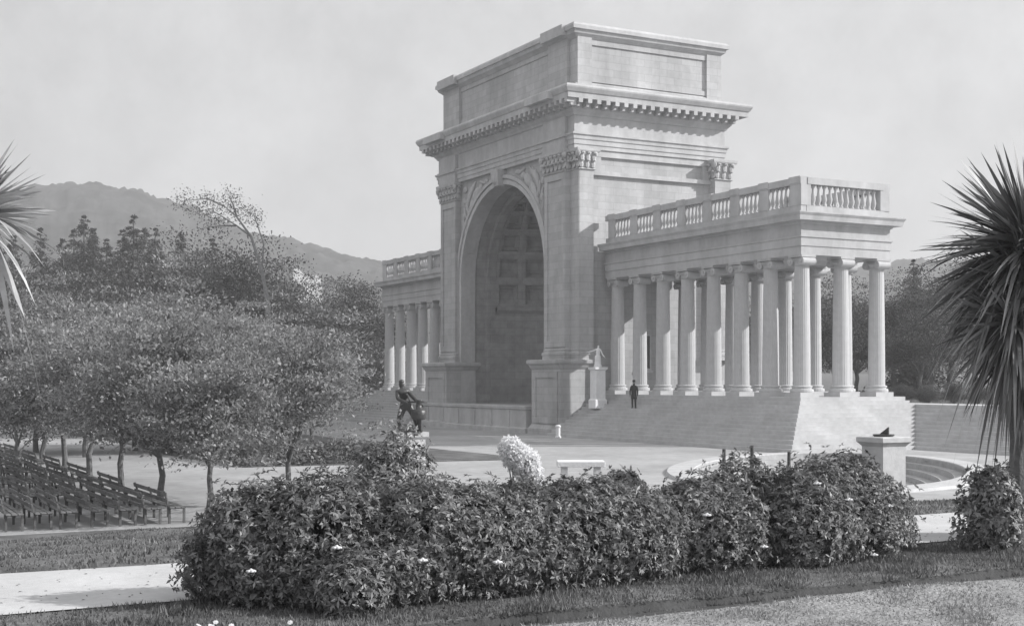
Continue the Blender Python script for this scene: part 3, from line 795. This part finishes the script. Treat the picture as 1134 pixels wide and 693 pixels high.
shrub_thing('corner_shrub','dark shrub behind the palm trunk at the right edge',1150,15.6,(.55,.55,1.15),2200,.065,M['rhodo'],57,group=None,inner=.4)
shrub_thing('small_shrub','small dark shrub at the edge of the gravel beside the rose bush',388,16.6,(.22,.22,.75),350,.07,M['rhodo'],58,group=None,zb=2.1)
# white flowering mound
X1,Y1=W(576,21); g0=gz(X1,Y1)
wm=empty('white_flowering_shrub',(X1,Y1,g0),'white flowering shrub in a drooping mound behind the hedge middle','shrub')
r=np.random.default_rng(5); P=[]
for cxp,cyp,rr in ((566,497,.17),(572,506,.20),(582,512,.20),(588,524,.17),(590,533,.11),(580,520,.14)):
    X,Y=W(cxp,21); c=np.array([X-X1,Y-Y1,zat(cyp,21)-g0]); d=norm(r.normal(size=(1100,3))); P.append(c+d*rr*1.12*r.uniform(.8,1.05,(1100,1)))
P=np.concatenate(P); N_=r.normal(size=P.shape); A_=r.normal(size=P.shape)
add_obj('blossom_mass',np_mesh('blossom_mass',leaf_verts(P,A_,N_,r.uniform(.04,.07,len(P)),r.uniform(.03,.05,len(P))),4,M['blossom']),wm)
V=rosette_shrub('g',(.42,.42,zat(528,21)-g0),600,.08,None,77); add_obj('foliage',np_mesh('foliage',V,4,M['rhodo']),wm)
mb=MB()
for k in range(6):
    a=k; mb.tube([(0,0,-.05),(.12*math.cos(a),.12*math.sin(a),.5),(.2*math.cos(a),.2*math.sin(a),zat(505,21)-g0)],[.02,.015,.006],5)
mb.build('branches',M['bark'],wm)

def clipped_hedge(x0,x1,y0,y1,h,label,seed):
    r=np.random.default_rng(seed); X,Y=(x0+x1)/2,(y0+y1)/2
    per=(x1-x0)+(y1-y0); n=int(per*420); P=np.stack([r.uniform(x0-X,x1-X,n),r.uniform(y0-Y,y1-Y,n),r.uniform(.02,h,n)],1)
    P[:,2]+=.08*np.sin(P[:,0]*1.3)+.07*np.sin(P[:,1]*1.9+1); A=r.normal(size=P.shape)+np.array([0,0,.4]); L=r.uniform(.10,.2,n)
    tag(add_obj('clipped_hedge',np_mesh('clipped_hedge',leaf_verts(P,A,r.normal(size=P.shape)+np.array([0,0,.6]),L,L*.6),4,M['leafmid']),None,(X,Y,.36)),label,'hedge','clipped hedges round the lawn')
clipped_hedge(-57.4,-56.5,17.3,25.5,.95,'low clipped hedge on the lawn edge behind the rose bush and pale-trunked elm',91)
clipped_hedge(-78,-57.6,17.2,18.0,.8,'low clipped hedge along the lawn edge behind the bench-side elms',92)
# ---- cordylines (sword-leaved palms)
def sword_head(V4, c, n, L, seed, dn=-.9, wid=.045):
    r=np.random.default_rng(seed); K=5
    d=norm(r.normal(size=(n,3))); el=np.clip(r.uniform(dn,1.0 if dn>-1.5 else .1,n),-1,1); az=r.uniform(0,2*PI,n)
    D=np.stack([np.cos(az)*np.sqrt(1-np.minimum(.98,el**2)),np.sin(az)*np.sqrt(1-np.minimum(.98,el**2)),el],1); D=norm(D)
    LL=L*r.uniform(.72,1.12,n); sag=(r.uniform(.02,.30,n)+(r.random(n)<.22)*r.uniform(.2,.6,n))*(1.2-el*.8)
    ts=np.linspace(0,1,K+1); pts=[]
    for t in ts: pts.append(np.array(c)+D*(LL*t)[:,None]+np.array([0,0,-1.])*(LL*sag*t*t)[:,None])
    S=norm(np.cross(D,r.normal(size=(n,3))*.5+np.array([0,0,1.]))); 
    wv=[.55,1,1,.85,.5,.02]
    for k in range(K):
        a,b=pts[k],pts[k+1]; w0=wid*wv[k]*.5; w1=wid*wv[k+1]*.5
        V4.append((a-S*w0,a+S*w0,b+S*w1,b-S*w1))
    return n,K
def sword_mesh(name, heads, m):
    me=bpy.data.meshes.new(name); vs=[];fs=[]
    Vall=[];Fall=[];base=0
    for (c,n,L,seed,dn,wid) in heads:
        V4=[]; n_,K=sword_head(V4,c,n,L,seed,dn,wid)
        # vertices: per leaf 2*(K+1)
        Lft=[q[0] for q in V4]+[V4[-1][3]]; Rgt=[q[1] for q in V4]+[V4[-1][2]]
        A=np.stack(Lft+Rgt,1) # n,(2K+2),3
        Vall.append(A.reshape(-1,3)); 
        idx=np.arange(n_)[:,None]*(2*K+2)+base
        for k in range(K): Fall.append(np.concatenate([idx+k,idx+K+1+k,idx+K+2+k,idx+k+1],1))
        base+=n_*(2*K+2)
    V=np.concatenate(Vall); F=np.concatenate(Fall)
    me.vertices.add(len(V)); me.vertices.foreach_set('co',V.astype(np.float32).ravel())
    me.loops.add(F.size); me.loops.foreach_set('vertex_index',F.astype(np.int32).ravel())
    me.polygons.add(len(F)); me.polygons.foreach_set('loop_start',np.arange(0,F.size,4,dtype=np.int32)); me.update(calc_edges=True)
    me.materials.append(m); return me
tt=15.0
X1,Y1=W(1127,tt); pz=gz(X1,Y1)
pr=empty('sword_leaved_palm',(X1,Y1,pz),'dark sword-leaved palm filling the right edge of the view','palm tree')
def rel(px,py,t): X,Y=W(px,t); return (X-X1,Y-Y1,zat(py,t)-pz)
mb=MB(); mb.tube([(0,0,-.1),rel(1127,520,tt),rel(1126,440,tt),rel(1134,370,tt),rel(1140,285,tt)],[.10,.085,.08,.08,.06],9); mb.tube([rel(1126,440,tt),rel(1120,410,tt-.2),rel(1118,380,tt-.2)],[.06,.06,.05],8); mb.build('trunk',M['bark'],pr)
add_obj('crown',sword_mesh('crown',[(rel(1142,275,tt),760,1.24,1,-.75,.055),(rel(1138,315,tt),420,1.08,5,-.9,.05),(rel(1124,360,tt-.2),380,.82,2,-1,.05),(rel(1150,380,tt),260,.82,3,-1,.05)],M['palm']),pr)
add_obj('dead_leaves',sword_mesh('dead_leaves',[(rel(1136,340,tt),70,.95,15,-1.6,.045),(rel(1128,385,tt),60,.65,16,-1.6,.045)],M['palmgrey']),pr)
tt=13.5; X1,Y1=W(-22,tt); pz=gz(X1,Y1)
pl_=empty('sword_leaved_palm',(X1,Y1,pz),'sword-leaved palm with bleached drooping leaves at the left edge','palm tree')
mb=MB(); mb.tube([(0,0,-.1),rel(-18,500,tt),rel(-12,400,tt),rel(-14,262,tt)],[.10,.09,.08,.06],9); mb.build('trunk',M['barkpale'],pl_)
add_obj('crown',sword_mesh('crown',[(rel(-36,240,tt),260,.90,11,-.02,.06)],M['palmgrey']),pl_)
add_obj('dead_leaves',sword_mesh('dead_leaves',[(rel(-16,256,tt),34,.85,13,-1.6,.085)],M['palmpale']),pl_)

# ---- broadleaf trees with limbs
def tree_meshes(seed, h, r0, crown_r, crown_h, zc, nclump, per, leaf, mleaf, mbark, limbs=6, flat=1.0, clump_r=.34, aspect=.5, pad=.24):
    R=random.Random(seed); r=np.random.default_rng(seed); mb=MB()
    tp=[(0,0,-.2)]; 
    for k in range(1,5): tp.append((R.uniform(-.06,.06)*k*.6,R.uniform(-.06,.06)*k*.6,h*k/4))
    mb.tube(tp,[r0*1.25,r0,r0*.92,r0*.86,r0*.8],8); top=Vector(tp[-1]); tips=[]
    for i in range(limbs):
        a=2*PI*i/limbs+R.uniform(-.4,.4); el=R.uniform(.35,1.3); L=crown_r*R.uniform(.75,1.05)
        d=Vector((math.cos(a)*math.cos(el),math.sin(a)*math.cos(el),math.sin(el)*crown_h/crown_r*.9)); 
        p0=top-Vector((0,0,R.uniform(0,.3))); p1=p0+d*L*.4+Vector((0,0,.1)); p2=p0+d*L*.75+Vector((R.uniform(-.2,.2),R.uniform(-.2,.2),.1)); p3=p0+d*L
        mb.tube([p0,p1,p2,p3],[r0*.5,r0*.34,r0*.2,r0*.06],6); tips += [p1,p2,p3]
        for j in range(5):
            q=(p1+(p2-p1)*R.random()); e=d+Vector((R.uniform(-.9,.9),R.uniform(-.9,.9),R.uniform(-.3,.6))); q2=q+e*L*.42
            mb.tube([q,(q+q2)/2+Vector((0,0,.06)),q2],[r0*.18,r0*.1,r0*.03],5); tips += [q2,(q+q2)/2]
    tips=np.array([tuple(t) for t in tips])
    # clump centres: half at tips, half random in crown volume (shell biased)
    n1=int(nclump*.5); C1=tips[r.integers(0,len(tips),n1)]+r.normal(size=(n1,3))*.32*crown_r/2.85
    n2=nclump-n1; d=norm(r.normal(size=(n2,3))); d[:,2]=np.abs(d[:,2])*flat-.25*(r.random(n2)<.35)
    rad=r.uniform(.45,1.0,(n2,1))**.6; lump=1+.20*np.sin(d[:,:1]*4.3+seed)*np.cos(d[:,1:2]*5.1+seed*2)+.16*np.sin(d[:,:1]*9+d[:,2:]*7+seed)
    C2=np.array([0,0,zc])+d*np.array([crown_r,crown_r,crown_h])*rad*lump
    C2=np.array([c for c in C2 if mnoise.noise(Vector(c*(2.6/crown_r)+seed*7.3))>-.04])
    C=np.concatenate([C1,C2]); n=len(C)
    size=r.uniform(.6,1.35,(n,1,1)); P=C[:,None,:]+r.normal(size=(n,per,3))*np.array([1,1,pad])*clump_r*size
    out=norm(C-np.array([0,0,zc*.6]))[:,None,:]
    A=norm(out*1.0+r.normal(size=(n,per,3))*.8+np.array([.2,0,-.25])); Nn=norm(out*.5+np.array([0,0,.8])+r.normal(size=(n,per,3))*.6)
    P=P.reshape(-1,3); L=r.uniform(.7,1.3,len(P))*leaf
    A=A.reshape(-1,3);Nn=Nn.reshape(-1,3); kp=P[:,2]>h*1.0+r.normal(size=len(P))*.12; P=P[kp];A=A[kp];Nn=Nn[kp];L=L[kp]
    V=leaf_verts(P,A,Nn,L,L*aspect)
    return mb.mesh('trunk',mbark), np_mesh('crown',V,4,mleaf)
def put_tree(name,meshes,x,y,z,s,rz,label,group,sz=1.0):
    e=empty(name,(x,y,z),label,'tree',group,rz); e.scale=(s,s,s*sz)
    add_obj('trunk',meshes[0],e); add_obj('crown',meshes[1],e); return e
elm=[tree_meshes(100+i,1.8,.10,2.85+.25*((i*7)%3-1),3.9+.5*((i*5)%3-1),1.95,330,70,.14,M['leaf'],M['bark'],limbs=11,clump_r=.40,pad=.20) for i in range(4)]
row1=[(-35.4,9.75,.86,'young elm nearest the hedge, its trunk at the bench row end',),(-40.9,9.75,1.0,'young elm second from the bench row end'),(-46.4,9.75,1.08,'young elm third from the bench row end'),(-51.9,9.75,1.12,'young elm fourth from the bench row end'),(-57.4,9.75,1.15,'young elm fifth from the bench row end, far along the row'),(-63,9.75,1.2,'young elm at the far end of the bench row')]
for i,(x,y,s,lab) in enumerate(row1):
    put_tree('elm_tree',elm[i%4],x,y,gz(x,y),s,i*1.3,lab,'elm trees by the benches')
x,y=W(320,40); put_tree('elm_tree',elm[1],x,y,.3,.92,2.2,'young elm alone on the gravel with a bare pale trunk left of the rose bush','elm trees by the benches')
# farther plaza trees
row2=[(95,66,1.5),(150,72,1.6),(205,70,1.45),(258,74,1.5),(305,70,1.25),(345,78,1.2),(40,70,1.4),(120,90,1.7),(190,92,1.8),(245,90,1.75)]
for i,(px,t,s) in enumerate(row2):
    x,y=W(px,t); put_tree('plaza_tree',elm[(i*3+1)%4],x,y,.34,s*.92,i*.9,'full-crowned tree in the leafy mass behind the bench-side elms','trees on the lawn parterre')
# ---- background trees
def conifer_meshes(seed,h,r,n,leaf,m):
    rg=np.random.default_rng(seed); R=random.Random(seed); mb=MB(); mb.tube([(0,0,-.5),(0,0,h*.5),(0,0,h*.97)],[h*.022,h*.014,.02],7)
    tiers=int(h*3.4); P=[];A=[]
    for k in range(tiers):
        f=(k+.5)/tiers; z=h*(.05+.95*f); rr=r*((1-f)**1.0+.005)*R.uniform(.72,1.15); nb=R.randint(6,10)
        for b in range(nb):
            a=R.uniform(0,6.28); fb=min(.985,max(.01,f+R.uniform(-1.6,1.6)/tiers)); z=h*(.05+.95*fb); L=(r*((1-fb)**.9+.01))*R.uniform(.5,1.2); cnt=max(34,int(n/tiers/nb*(1.6-f)))
            u=rg.random(cnt)**.7; d=np.array([math.cos(a),math.sin(a),0])
            P.append(np.array([0,0,z])+d*L*u[:,None]+np.array([0,0,1])*((-.28*u*u+.12*u)*L)[:,None]+rg.normal(size=(cnt,3))*(.09*rr+.025)*np.array([1,1,.8])+0*u[:,None])
            A.append(np.tile(d+np.array([0,0,-.1]),(cnt,1))+rg.normal(size=(cnt,3))*.6)
    P=np.concatenate(P);A=np.concatenate(A); N_=norm(np.array([0,0,1.])+rg.normal(size=P.shape)*.5); L=rg.uniform(.6,1.3,len(P))*leaf*(.35+.75*(1-P[:,2]/h))
    return mb.mesh('trunk',M['bark']), np_mesh('crown',leaf_verts(P,A,N_,L,L*.5),4,m)
con=[conifer_meshes(200+i,10,3.0,17000,.24,M['leafdark']) for i in range(3)]
# broad background: tall-limbed
brd=[tree_meshes(300+i,2.6,.2,3.4,6.2,3.0,360,78,.17,M['leafmid'] if i%2 else M['leafdark'],M['bark'],limbs=9,clump_r=.58,aspect=.55,pad=.40) for i in range(3)]   # ~9 m tall
def bgz(t): return .3 if t<100 else 2.4
def bg(px,ytop,t,kind,i,lab,grp,cat=None,wide=1.0):
    x,y=W(px,t); z=gz(x,y); H=zat(ytop,t)-z
    if kind=='c': ms=con[i%3]; s=H/10
    else: ms=brd[i%3]; s=H/9.8
    e=put_tree('conifer' if kind=='c' else 'background_tree',ms,x,y,z-.1,s*wide,i*1.7,lab,grp,1/wide)
    return e
LG='dark trees massed below the hill'
lst=[(-20,262,150,'b'),(15,258,140,'c'),(45,250,160,'c'),(70,262,150,'c'),(93,236,160,'c'),(82,252,165,'c'),(104,250,158,'c'),(118,262,150,'c'),(148,236,158,'c'),(160,250,165,'c'),(136,252,160,'c'),(172,250,150,'c'),(200,255,160,'c'),(225,248,145,'b'),(255,258,140,'b'),(285,270,140,'b'),(308,285,135,'b'),(235,262,170,'c'),(30,290,120,'b'),(110,290,120,'b'),(190,285,118,'b'),(265,290,116,'b')]
for i,(px,yt,t,k) in enumerate(lst): bg(px,yt,t,k,i,'dark pointed conifer rising from the tree mass below the hill' if k=='c' else 'dark broad tree in the mass below the hill',LG+(' pointed' if k=='c' else ''))
bg(368,302,150,'b',1,'rounded dark tree left of its twin beside the far colonnade','pair of rounded dark trees',wide=1.15)
bg(402,300,155,'b',2,'rounded dark tree nearest the far colonnade','pair of rounded dark trees',wide=1.1)
bg(340,345,140,'b',0,'lower tree in the gap under the bare sand patch',None,wide=1.2)
for i,(px,yt,t) in enumerate(((386,372,140),(412,380,142),(438,384,145),(362,376,138))):
    bg(px,yt,t,'b',i+1,'low pale-leaved tree on the terrace left of the far colonnade','low terrace trees',wide=1.6)
# right background, seen through and beside the colonnade
rt=[(905,318,105,'b'),(925,300,118,'b'),(948,325,108,'b'),(965,312,120,'b'),(990,305,112,'b'),(1012,285,118,'c'),(1030,300,110,'b'),(1052,280,115,'b'),(1080,290,108,'b'),(1110,270,112,'b'),(1140,280,108,'b'),(1020,330,98,'b'),(880,330,115,'b'),(860,320,125,'b')]
for i,(px,yt,t,k) in enumerate(rt): bg(px,yt,t,k,i,'dark tree behind the colonnade end and the right palm' if k=='b' else 'dark pointed conifer between the colonnade end and the palm',('dark trees behind the colonnade' if k=='b' else None),wide=1.1)
rt2=[(660,360,118),(700,352,120),(740,350,122),(780,345,120),(815,335,118),(840,340,122)]
for i,(px,yt,t) in enumerate(rt2): bg(px,yt,t,'b',i,'dark tree seen between the near colonnade columns','trees seen through the columns')
# clipped low shrubs behind the right flight
for i,px in enumerate((1000,1028,1056,1084)):
    x,y=W(px,84); e=put_tree('clipped_shrub',brd[i%3],x,y,gz(x,y)-.6,.22,i*2.,'low dark shrub on the terrace above the right-hand steps','low shrubs above the right-hand steps'); e['category']='shrub'
# spindly bare tree
X1,Y1=W(296,112); z0=gz(X1,Y1)
sp=empty('bare_tree',(X1,Y1,z0),'spindly thin-leaved tree leaning left above the tree mass','tree')
def rel2(px,py,t=112,dy=0): X,Y=W(px,t+dy); return (X-X1,Y-Y1,zat(py,t+dy)-z0)
mb=MB(); lim=[[(296,330),(290,300),(278,262),(262,240),(248,228)],[(278,262),(262,250),(240,236),(222,232)],[(262,240),(258,226),(252,214)],[(290,300),(292,270),(284,246),(280,236)],[(262,250),(246,250),(228,252)],[(248,228),(230,220),(206,222)]]
mb.tube([(0,0,-.3),rel2(298,360),rel2(296,330)],[.28,.22,.2],7)
pts=[]
for j,L in enumerate(lim):
    w=.2 if j==0 else .1
    mb.tube([rel2(a,b,dy=(j%3-1)*1.2*k/3) for k,(a,b) in enumerate(L)],[w*(1-.8*k/(len(L)-1)) for k in range(len(L))],6)
    pts += [rel2(a,b,dy=(j%3-1)*.8) for a,b in L[-2:]]
mb.build('trunk',M['barkpale'],sp)
r=np.random.default_rng(9); pts=np.array(pts+[rel2(a,b) for a,b in ((205,218),(212,230),(225,226),(236,222),(244,240),(258,219),(270,232),(280,243),(198,224),(232,240),(262,232))]); n=70
P=(pts[:,None,:]+r.normal(size=(len(pts),n,3))*.42).reshape(-1,3)
add_obj('crown',np_mesh('crown',leaf_verts(P,r.normal(size=P.shape),r.normal(size=P.shape),r.uniform(.12,.26,len(P)),r.uniform(.07,.12,len(P))),4,M['leafmid']),sp)
# pale leafy sapling at left edge
X1,Y1=W(18,50); 
pt=tree_meshes(77,.9,.05,.9,1.4,1.3,130,34,.075,M['rose'],M['barkpale'],limbs=6,clump_r=.2,pad=.5)
put_tree('pale_sapling',pt,X1,Y1,gz(X1,Y1),1.75,0,'pale-leaved sapling at the left edge under the drooping palm leaves',None)
e=put_tree('pale_sapling',pt,*W(-22,46),gz(*W(-22,46)),1.75,2,'pale-leaved sapling cut by the left edge of the view',None)

# ---- hill
V=[];Fc=[]
crest=[(-300,262),(-120,250),(0,228),(40,212),(100,209),(160,221),(230,246),(300,268),(350,280),(420,296),(480,312),(560,330),(700,330),(850,315),(950,300),(1020,292),(1100,300),(1250,320),(1500,345)]
def cy(px):
    for (a,b),(c_,d) in zip(crest,crest[1:]):
        if a<=px<=c_: return b+(d-b)*(px-a)/(c_-a)
    return 345
nu,nv=560,70
for i in range(nu):
    px=-300+1800*i/(nu-1); 
    for j in range(nv):
        f=j/(nv-1); t=420+480*f if f<=.75 else 780+700*(f-.75)*2
        top=zat(cy(px),780)
        hh=2+ (top-2)*smooth(min(1,f/.75))**.9 if f<=.75 else top*(1-.6*smooth((f-.75)/.25))
        x,y=W(px,t); hh+=(3.2*mnoise.noise(Vector((x*.03,y*.03,0)))+3.0*mnoise.noise(Vector((x*.09,y*.09,2)))+3.2*abs(mnoise.noise(Vector((x*.22,y*.22,4)))))*min(1,f*4)
        V.append((x,y,hh))
for i in range(nu-1):
    for j in range(nv-1): Fc.append((i*nv+j,(i+1)*nv+j,(i+1)*nv+j+1,i*nv+j+1))
mb=MB(); mb.v=V; mb.f=Fc; me=mb.mesh('hill',M['hill'],True); me.materials.append(M['sand'])
for p in me.polygons:
    c=p.center; t=c.x*FW.x+c.y*FW.y; l=c.x*RT.x+c.y*RT.y; px=567+l/t*FPX; py=421-(c.z-EYE)/t*FPX
    if 325<px<356 and 300<py<345 and py>300+(px-325)*.25: p.material_index=1
tag(add_obj('hill',me),kind='structure')

# ------------------------------------------------------------------ BENCHES
def bench_meshes():
    L=3.9; out={}
    m=MB()
    for k in range(3): m.box(-L/2,L/2,-.02+.15*k,.10+.15*k,.42,.45)
    out['seat']=m.mesh('seat',M['bench'])
    m=MB()
    for k in range(2): m.add([(-L/2,-.10-.03*k,.56+.17*k),(L/2,-.10-.03*k,.56+.17*k),(L/2,-.12-.03*k,.67+.17*k),(-L/2,-.12-.03*k,.67+.17*k),(-L/2,-.07-.03*k,.56+.17*k),(L/2,-.07-.03*k,.56+.17*k),(L/2,-.09-.03*k,.67+.17*k),(-L/2,-.09-.03*k,.67+.17*k)],[(0,1,2,3),(7,6,5,4),(3,2,6,7),(0,4,5,1),(0,3,7,4),(1,5,6,2)])
    out['backrest']=m.mesh('backrest',M['bench'])
    m=MB(); m.box(-.03,.03,-.03,.03,0,.42); m.box(-.03,.03,.36,.42,0,.42); m.box(-.03,.03,-.03,.42,.385,.418)
    m.add([(-.03,-.04,.42),(.03,-.04,.42),(.03,.02,.42),(-.03,.02,.42),(-.03,-.16,.86),(.03,-.16,.86),(.03,-.12,.86),(-.03,-.12,.86)],[(0,3,2,1),(4,5,6,7),(0,1,5,4),(1,2,6,5),(2,3,7,6),(3,0,4,7)])
    out['frame']=m.mesh('frame',M['iron']); return out
BM=bench_meshes(); rb=random.Random(3); nb=0
cand=[]
for j in range(13):
    y=8.7-.68*j
    for i in range(9):
        x=-37.2-5.5*i
        if y<.118*abs(x)-1.3: continue
        cand.append((i,j,x,y))
rown=['last','second last','third last','fourth last','fifth last','sixth last']
coln=['nearest the garden slope','second from the garden slope','third from the garden slope','fourth from the garden slope','fifth from the garden slope','sixth from the garden slope','seventh from the garden slope','eighth from the garden slope','farthest out']
for i,j,x,y in cand:
    z=gz(x,y)+.012; rown_=rown[min(j,5)]
    e=empty('park_bench',(x+rb.uniform(-.06,.06),y+rb.uniform(-.05,.05),z),'long slatted bench, '+coln[i]+', in the '+rown_+' row towards the temple','bench','bench rows on the gravel',rz=rb.uniform(-.015,.015))
    add_obj('seat',BM['seat'],e); add_obj('backrest',BM['backrest'],e)
    for s in (-1.75,0,1.75): add_obj('frame',BM['frame'],e,(s,0,0))

# ------------------------------------------------------------------ GRASS
def blades(name, n, region, h0, h1, m, label, mask=None, wid=.006, seed=1):
    r=np.random.default_rng(seed); x=r.uniform(region[0],region[1],n); y=r.uniform(region[2],region[3],n)
    # keep only inside the near view fan (plus a margin for a side step)
    t=x*FW.x+y*FW.y; l=x*RT.x+y*RT.y; k=(t>8.2)&(np.abs(l)<t*.383+1.2)
    if mask is not None: k&=mask(x,y)
    k&=(np.sin(x*5.3+2*np.sin(y*3.7))*np.sin(y*4.1+1.5*np.cos(x*2.9))>r.uniform(-1.3,.55,n))
    x=x[k];y=y[k]; z=np.array([gz(a,b) for a,b in zip(x,y)]); n=len(x)
    h=(h0+(h1-h0)*r.random(n)**1.6)*(.6+.9*np.abs(np.sin(x*3.1+1.7*np.sin(y*2.3)))*np.abs(np.cos(y*1.7+x))); a=r.uniform(0,2*PI,n); lean=r.normal(size=(n,2))*.35
    B=np.stack([x,y,z],1); S=np.stack([np.cos(a),np.sin(a),0*a],1)*(wid*(.6+h/h1))[:,None]; T=B+np.stack([lean[:,0]*h,lean[:,1]*h,h],1)
    V=np.stack([B-S,B+S,T],1).reshape(-1,3)
    o=add_obj(name,np_mesh(name,V,3,m)); tag(o,label,'grass',kind='stuff'); return o
blades('verge_grass',90000,(-11.15,-9.205,-1,16),.015,.055,M['grass'],'darker longer grass on the verge along the hedge foot',seed=1)
blades('lawn_grass',120000,(-9.06,-4.5,1,16),.010,.028,M['drygrass'],'short pale worn lawn in the near corner',seed=2)
blades('slope_grass',110000,(-33,-13.5,-3,22),.02,.055,M['grass'],'grass on the slope between the path and the benches',seed=3,wid=.010)
# fallen leaves scattered on path and verge
r=np.random.default_rng(44); n=1100; x=r.uniform(-13.6,-9.3,n); y=r.uniform(-3,17,n); z=np.array([gz(a,b)+.016 for a,b in zip(x,y)])
keep=(x<-11.3)|(r.random(n)<.35); P=np.stack([x,y,z],1)[keep]; n=len(P); A=r.normal(size=(n,3))*np.array([1,1,.2]); Nn=np.array([0,0,1.])+r.normal(size=(n,3))*.3; L=r.uniform(.02,.05,n)
tag(add_obj('fallen_leaves',np_mesh('fallen_leaves',leaf_verts(P,A,Nn,L,L*.5),4,M['leafmid'])),'scattered fallen leaves on the garden path and verge','leaves',kind='stuff')
# daisies at the bottom left
rd=random.Random(11)
dm=MB()
for k in range(9):
    a=2*PI*k/9; dm.blob((.012*math.cos(a),.012*math.sin(a),.05),(.010,.005,.003),Matrix.Rotation(a,3,'Z'),6,3)
dm.blob((0,0,.052),(.006,.006,.004),None,6,3)
dh=dm.mesh('flower_head',M['flower']); ds=MB().tube([(0,0,0),(.003,0,.05)],[.002,.0015],4).mesh('stem',M['grass'])
for k in range(9):
    px=rd.choice((rd.uniform(190,275),rd.uniform(225,245),rd.uniform(300,380))); t=rd.uniform(9.55,9.9); x,y=W(px,t)
    e=empty('daisy',(x,y,gz(x,y)+.01),'tiny white daisy in the verge grass before the hedge left end','flower','daisies in the verge'); e.scale=(1.1,1.1,1.0); e.rotation_euler=(rd.uniform(-.5,.5),rd.uniform(.2,.8),0)
    add_obj('flower_head',dh,e); add_obj('stem',ds,e)

# ------------------------------------------------------------------ haze
mb=MB(); mb.box(-1650,60,-760,1500,-4,125)
hz=mb.build('haze',M['white']); hz.data.materials.clear(); tag(hz,'thin pale haze over the park','haze',kind='stuff')
hm=bpy.data.materials.new('haze'); hm.use_nodes=True; nt=hm.node_tree; nt.nodes.clear(); out=nt.nodes.new('ShaderNodeOutputMaterial'); pv=nt.nodes.new('ShaderNodeVolumePrincipled')
pv.inputs['Color'].default_value=(.95,.95,.96,1); pv.inputs['Density'].default_value=.0008; pv.inputs['Anisotropy'].default_value=.2; nt.links.new(pv.outputs[0],out.inputs['Volume']); hz.data.materials.append(hm)
# ------------------------------------------------------------------ light, sky, camera
EL,AZS=math.radians(28.5),math.radians(57)
sd=Vector((math.cos(EL)*math.cos(AZS),math.cos(EL)*math.sin(AZS),math.sin(EL)))
sl=bpy.data.lights.new('sun','SUN'); sl.energy=3.7; sl.angle=math.radians(.6); sl.color=(1,.995,.985)
so=bpy.data.objects.new('sun',sl); COL.objects.link(so); so.rotation_euler=sd.to_track_quat('Z','Y').to_euler()
w=bpy.data.worlds.new('World'); sc.world=w; w.use_nodes=True; nt=w.node_tree; N=nt.nodes; L=nt.links
sk=N.new('ShaderNodeTexSky'); sk.sky_type='NISHITA'; sk.sun_disc=False; sk.sun_elevation=EL; sk.sun_rotation=math.radians(33); sk.dust_density=3; sk.air_density=1.5
bw=N.new('ShaderNodeRGBToBW'); L.new(sk.outputs[0],bw.inputs[0])
# high thin overcast evens the sky out: blend with an even grey, faintly mottled
tc=N.new('ShaderNodeTexCoord'); nz=N.new('ShaderNodeTexNoise'); nz.inputs['Scale'].default_value=13; nz.inputs['Detail'].default_value=7; nz.inputs['Roughness'].default_value=.65; L.new(tc.outputs['Generated'],nz.inputs['Vector'])
mr=N.new('ShaderNodeMapRange'); mr.inputs[1].default_value=.3; mr.inputs[2].default_value=.7; mr.inputs[3].default_value=3.95; mr.inputs[4].default_value=5.25; L.new(nz.outputs[0],mr.inputs[0])
mx=N.new('ShaderNodeMix'); mx.data_type='FLOAT'; mx.inputs[0].default_value=.82; L.new(bw.outputs[0],mx.inputs[2]); L.new(mr.outputs[0],mx.inputs[3])
cc=N.new('ShaderNodeCombineColor')
# upper sky brightened towards the zenith, added as ambient fill light
sx=N.new('ShaderNodeSeparateXYZ'); L.new(tc.outputs['Generated'],sx.inputs[0]); rp=N.new('ShaderNodeMapRange'); rp.interpolation_type='SMOOTHSTEP'; rp.inputs[1].default_value=.22; rp.inputs[2].default_value=.75; rp.inputs[3].default_value=1.0; rp.inputs[4].default_value=1.35
L.new(sx.outputs[2],rp.inputs[0]); mu=N.new('ShaderNodeMath'); mu.operation='MULTIPLY'; L.new(mx.outputs[0],mu.inputs[0]); L.new(rp.outputs[0],mu.inputs[1])
for i,k in enumerate((.995,.998,1.012)):
    q=N.new('ShaderNodeMath'); q.operation='MULTIPLY'; q.inputs[1].default_value=k; L.new(mu.outputs[0],q.inputs[0]); L.new(q.outputs[0],cc.inputs[i])
L.new(cc.outputs[0],N['Background'].inputs[0]); N['Background'].inputs[1].default_value=.10
cam=bpy.data.cameras.new('camera'); co=bpy.data.objects.new('camera',cam); COL.objects.link(co)
co.location=(0,0,EYE); co.rotation_euler=(math.radians(90),0,math.atan2(FW.y,FW.x)-PI/2)
cam.sensor_width=36; cam.lens=36*FPX/1134; cam.shift_y=(421-346.5)/1134; cam.clip_end=6000; cam.clip_start=.1
sc.camera=co
sc.view_settings.view_transform='Standard'; sc.view_settings.look='None'; sc.view_settings.exposure=.68; sc.view_settings.gamma=1
sc.cycles.volume_bounces=0; sc.cycles.max_bounces=6; sc.cycles.transparent_max_bounces=4
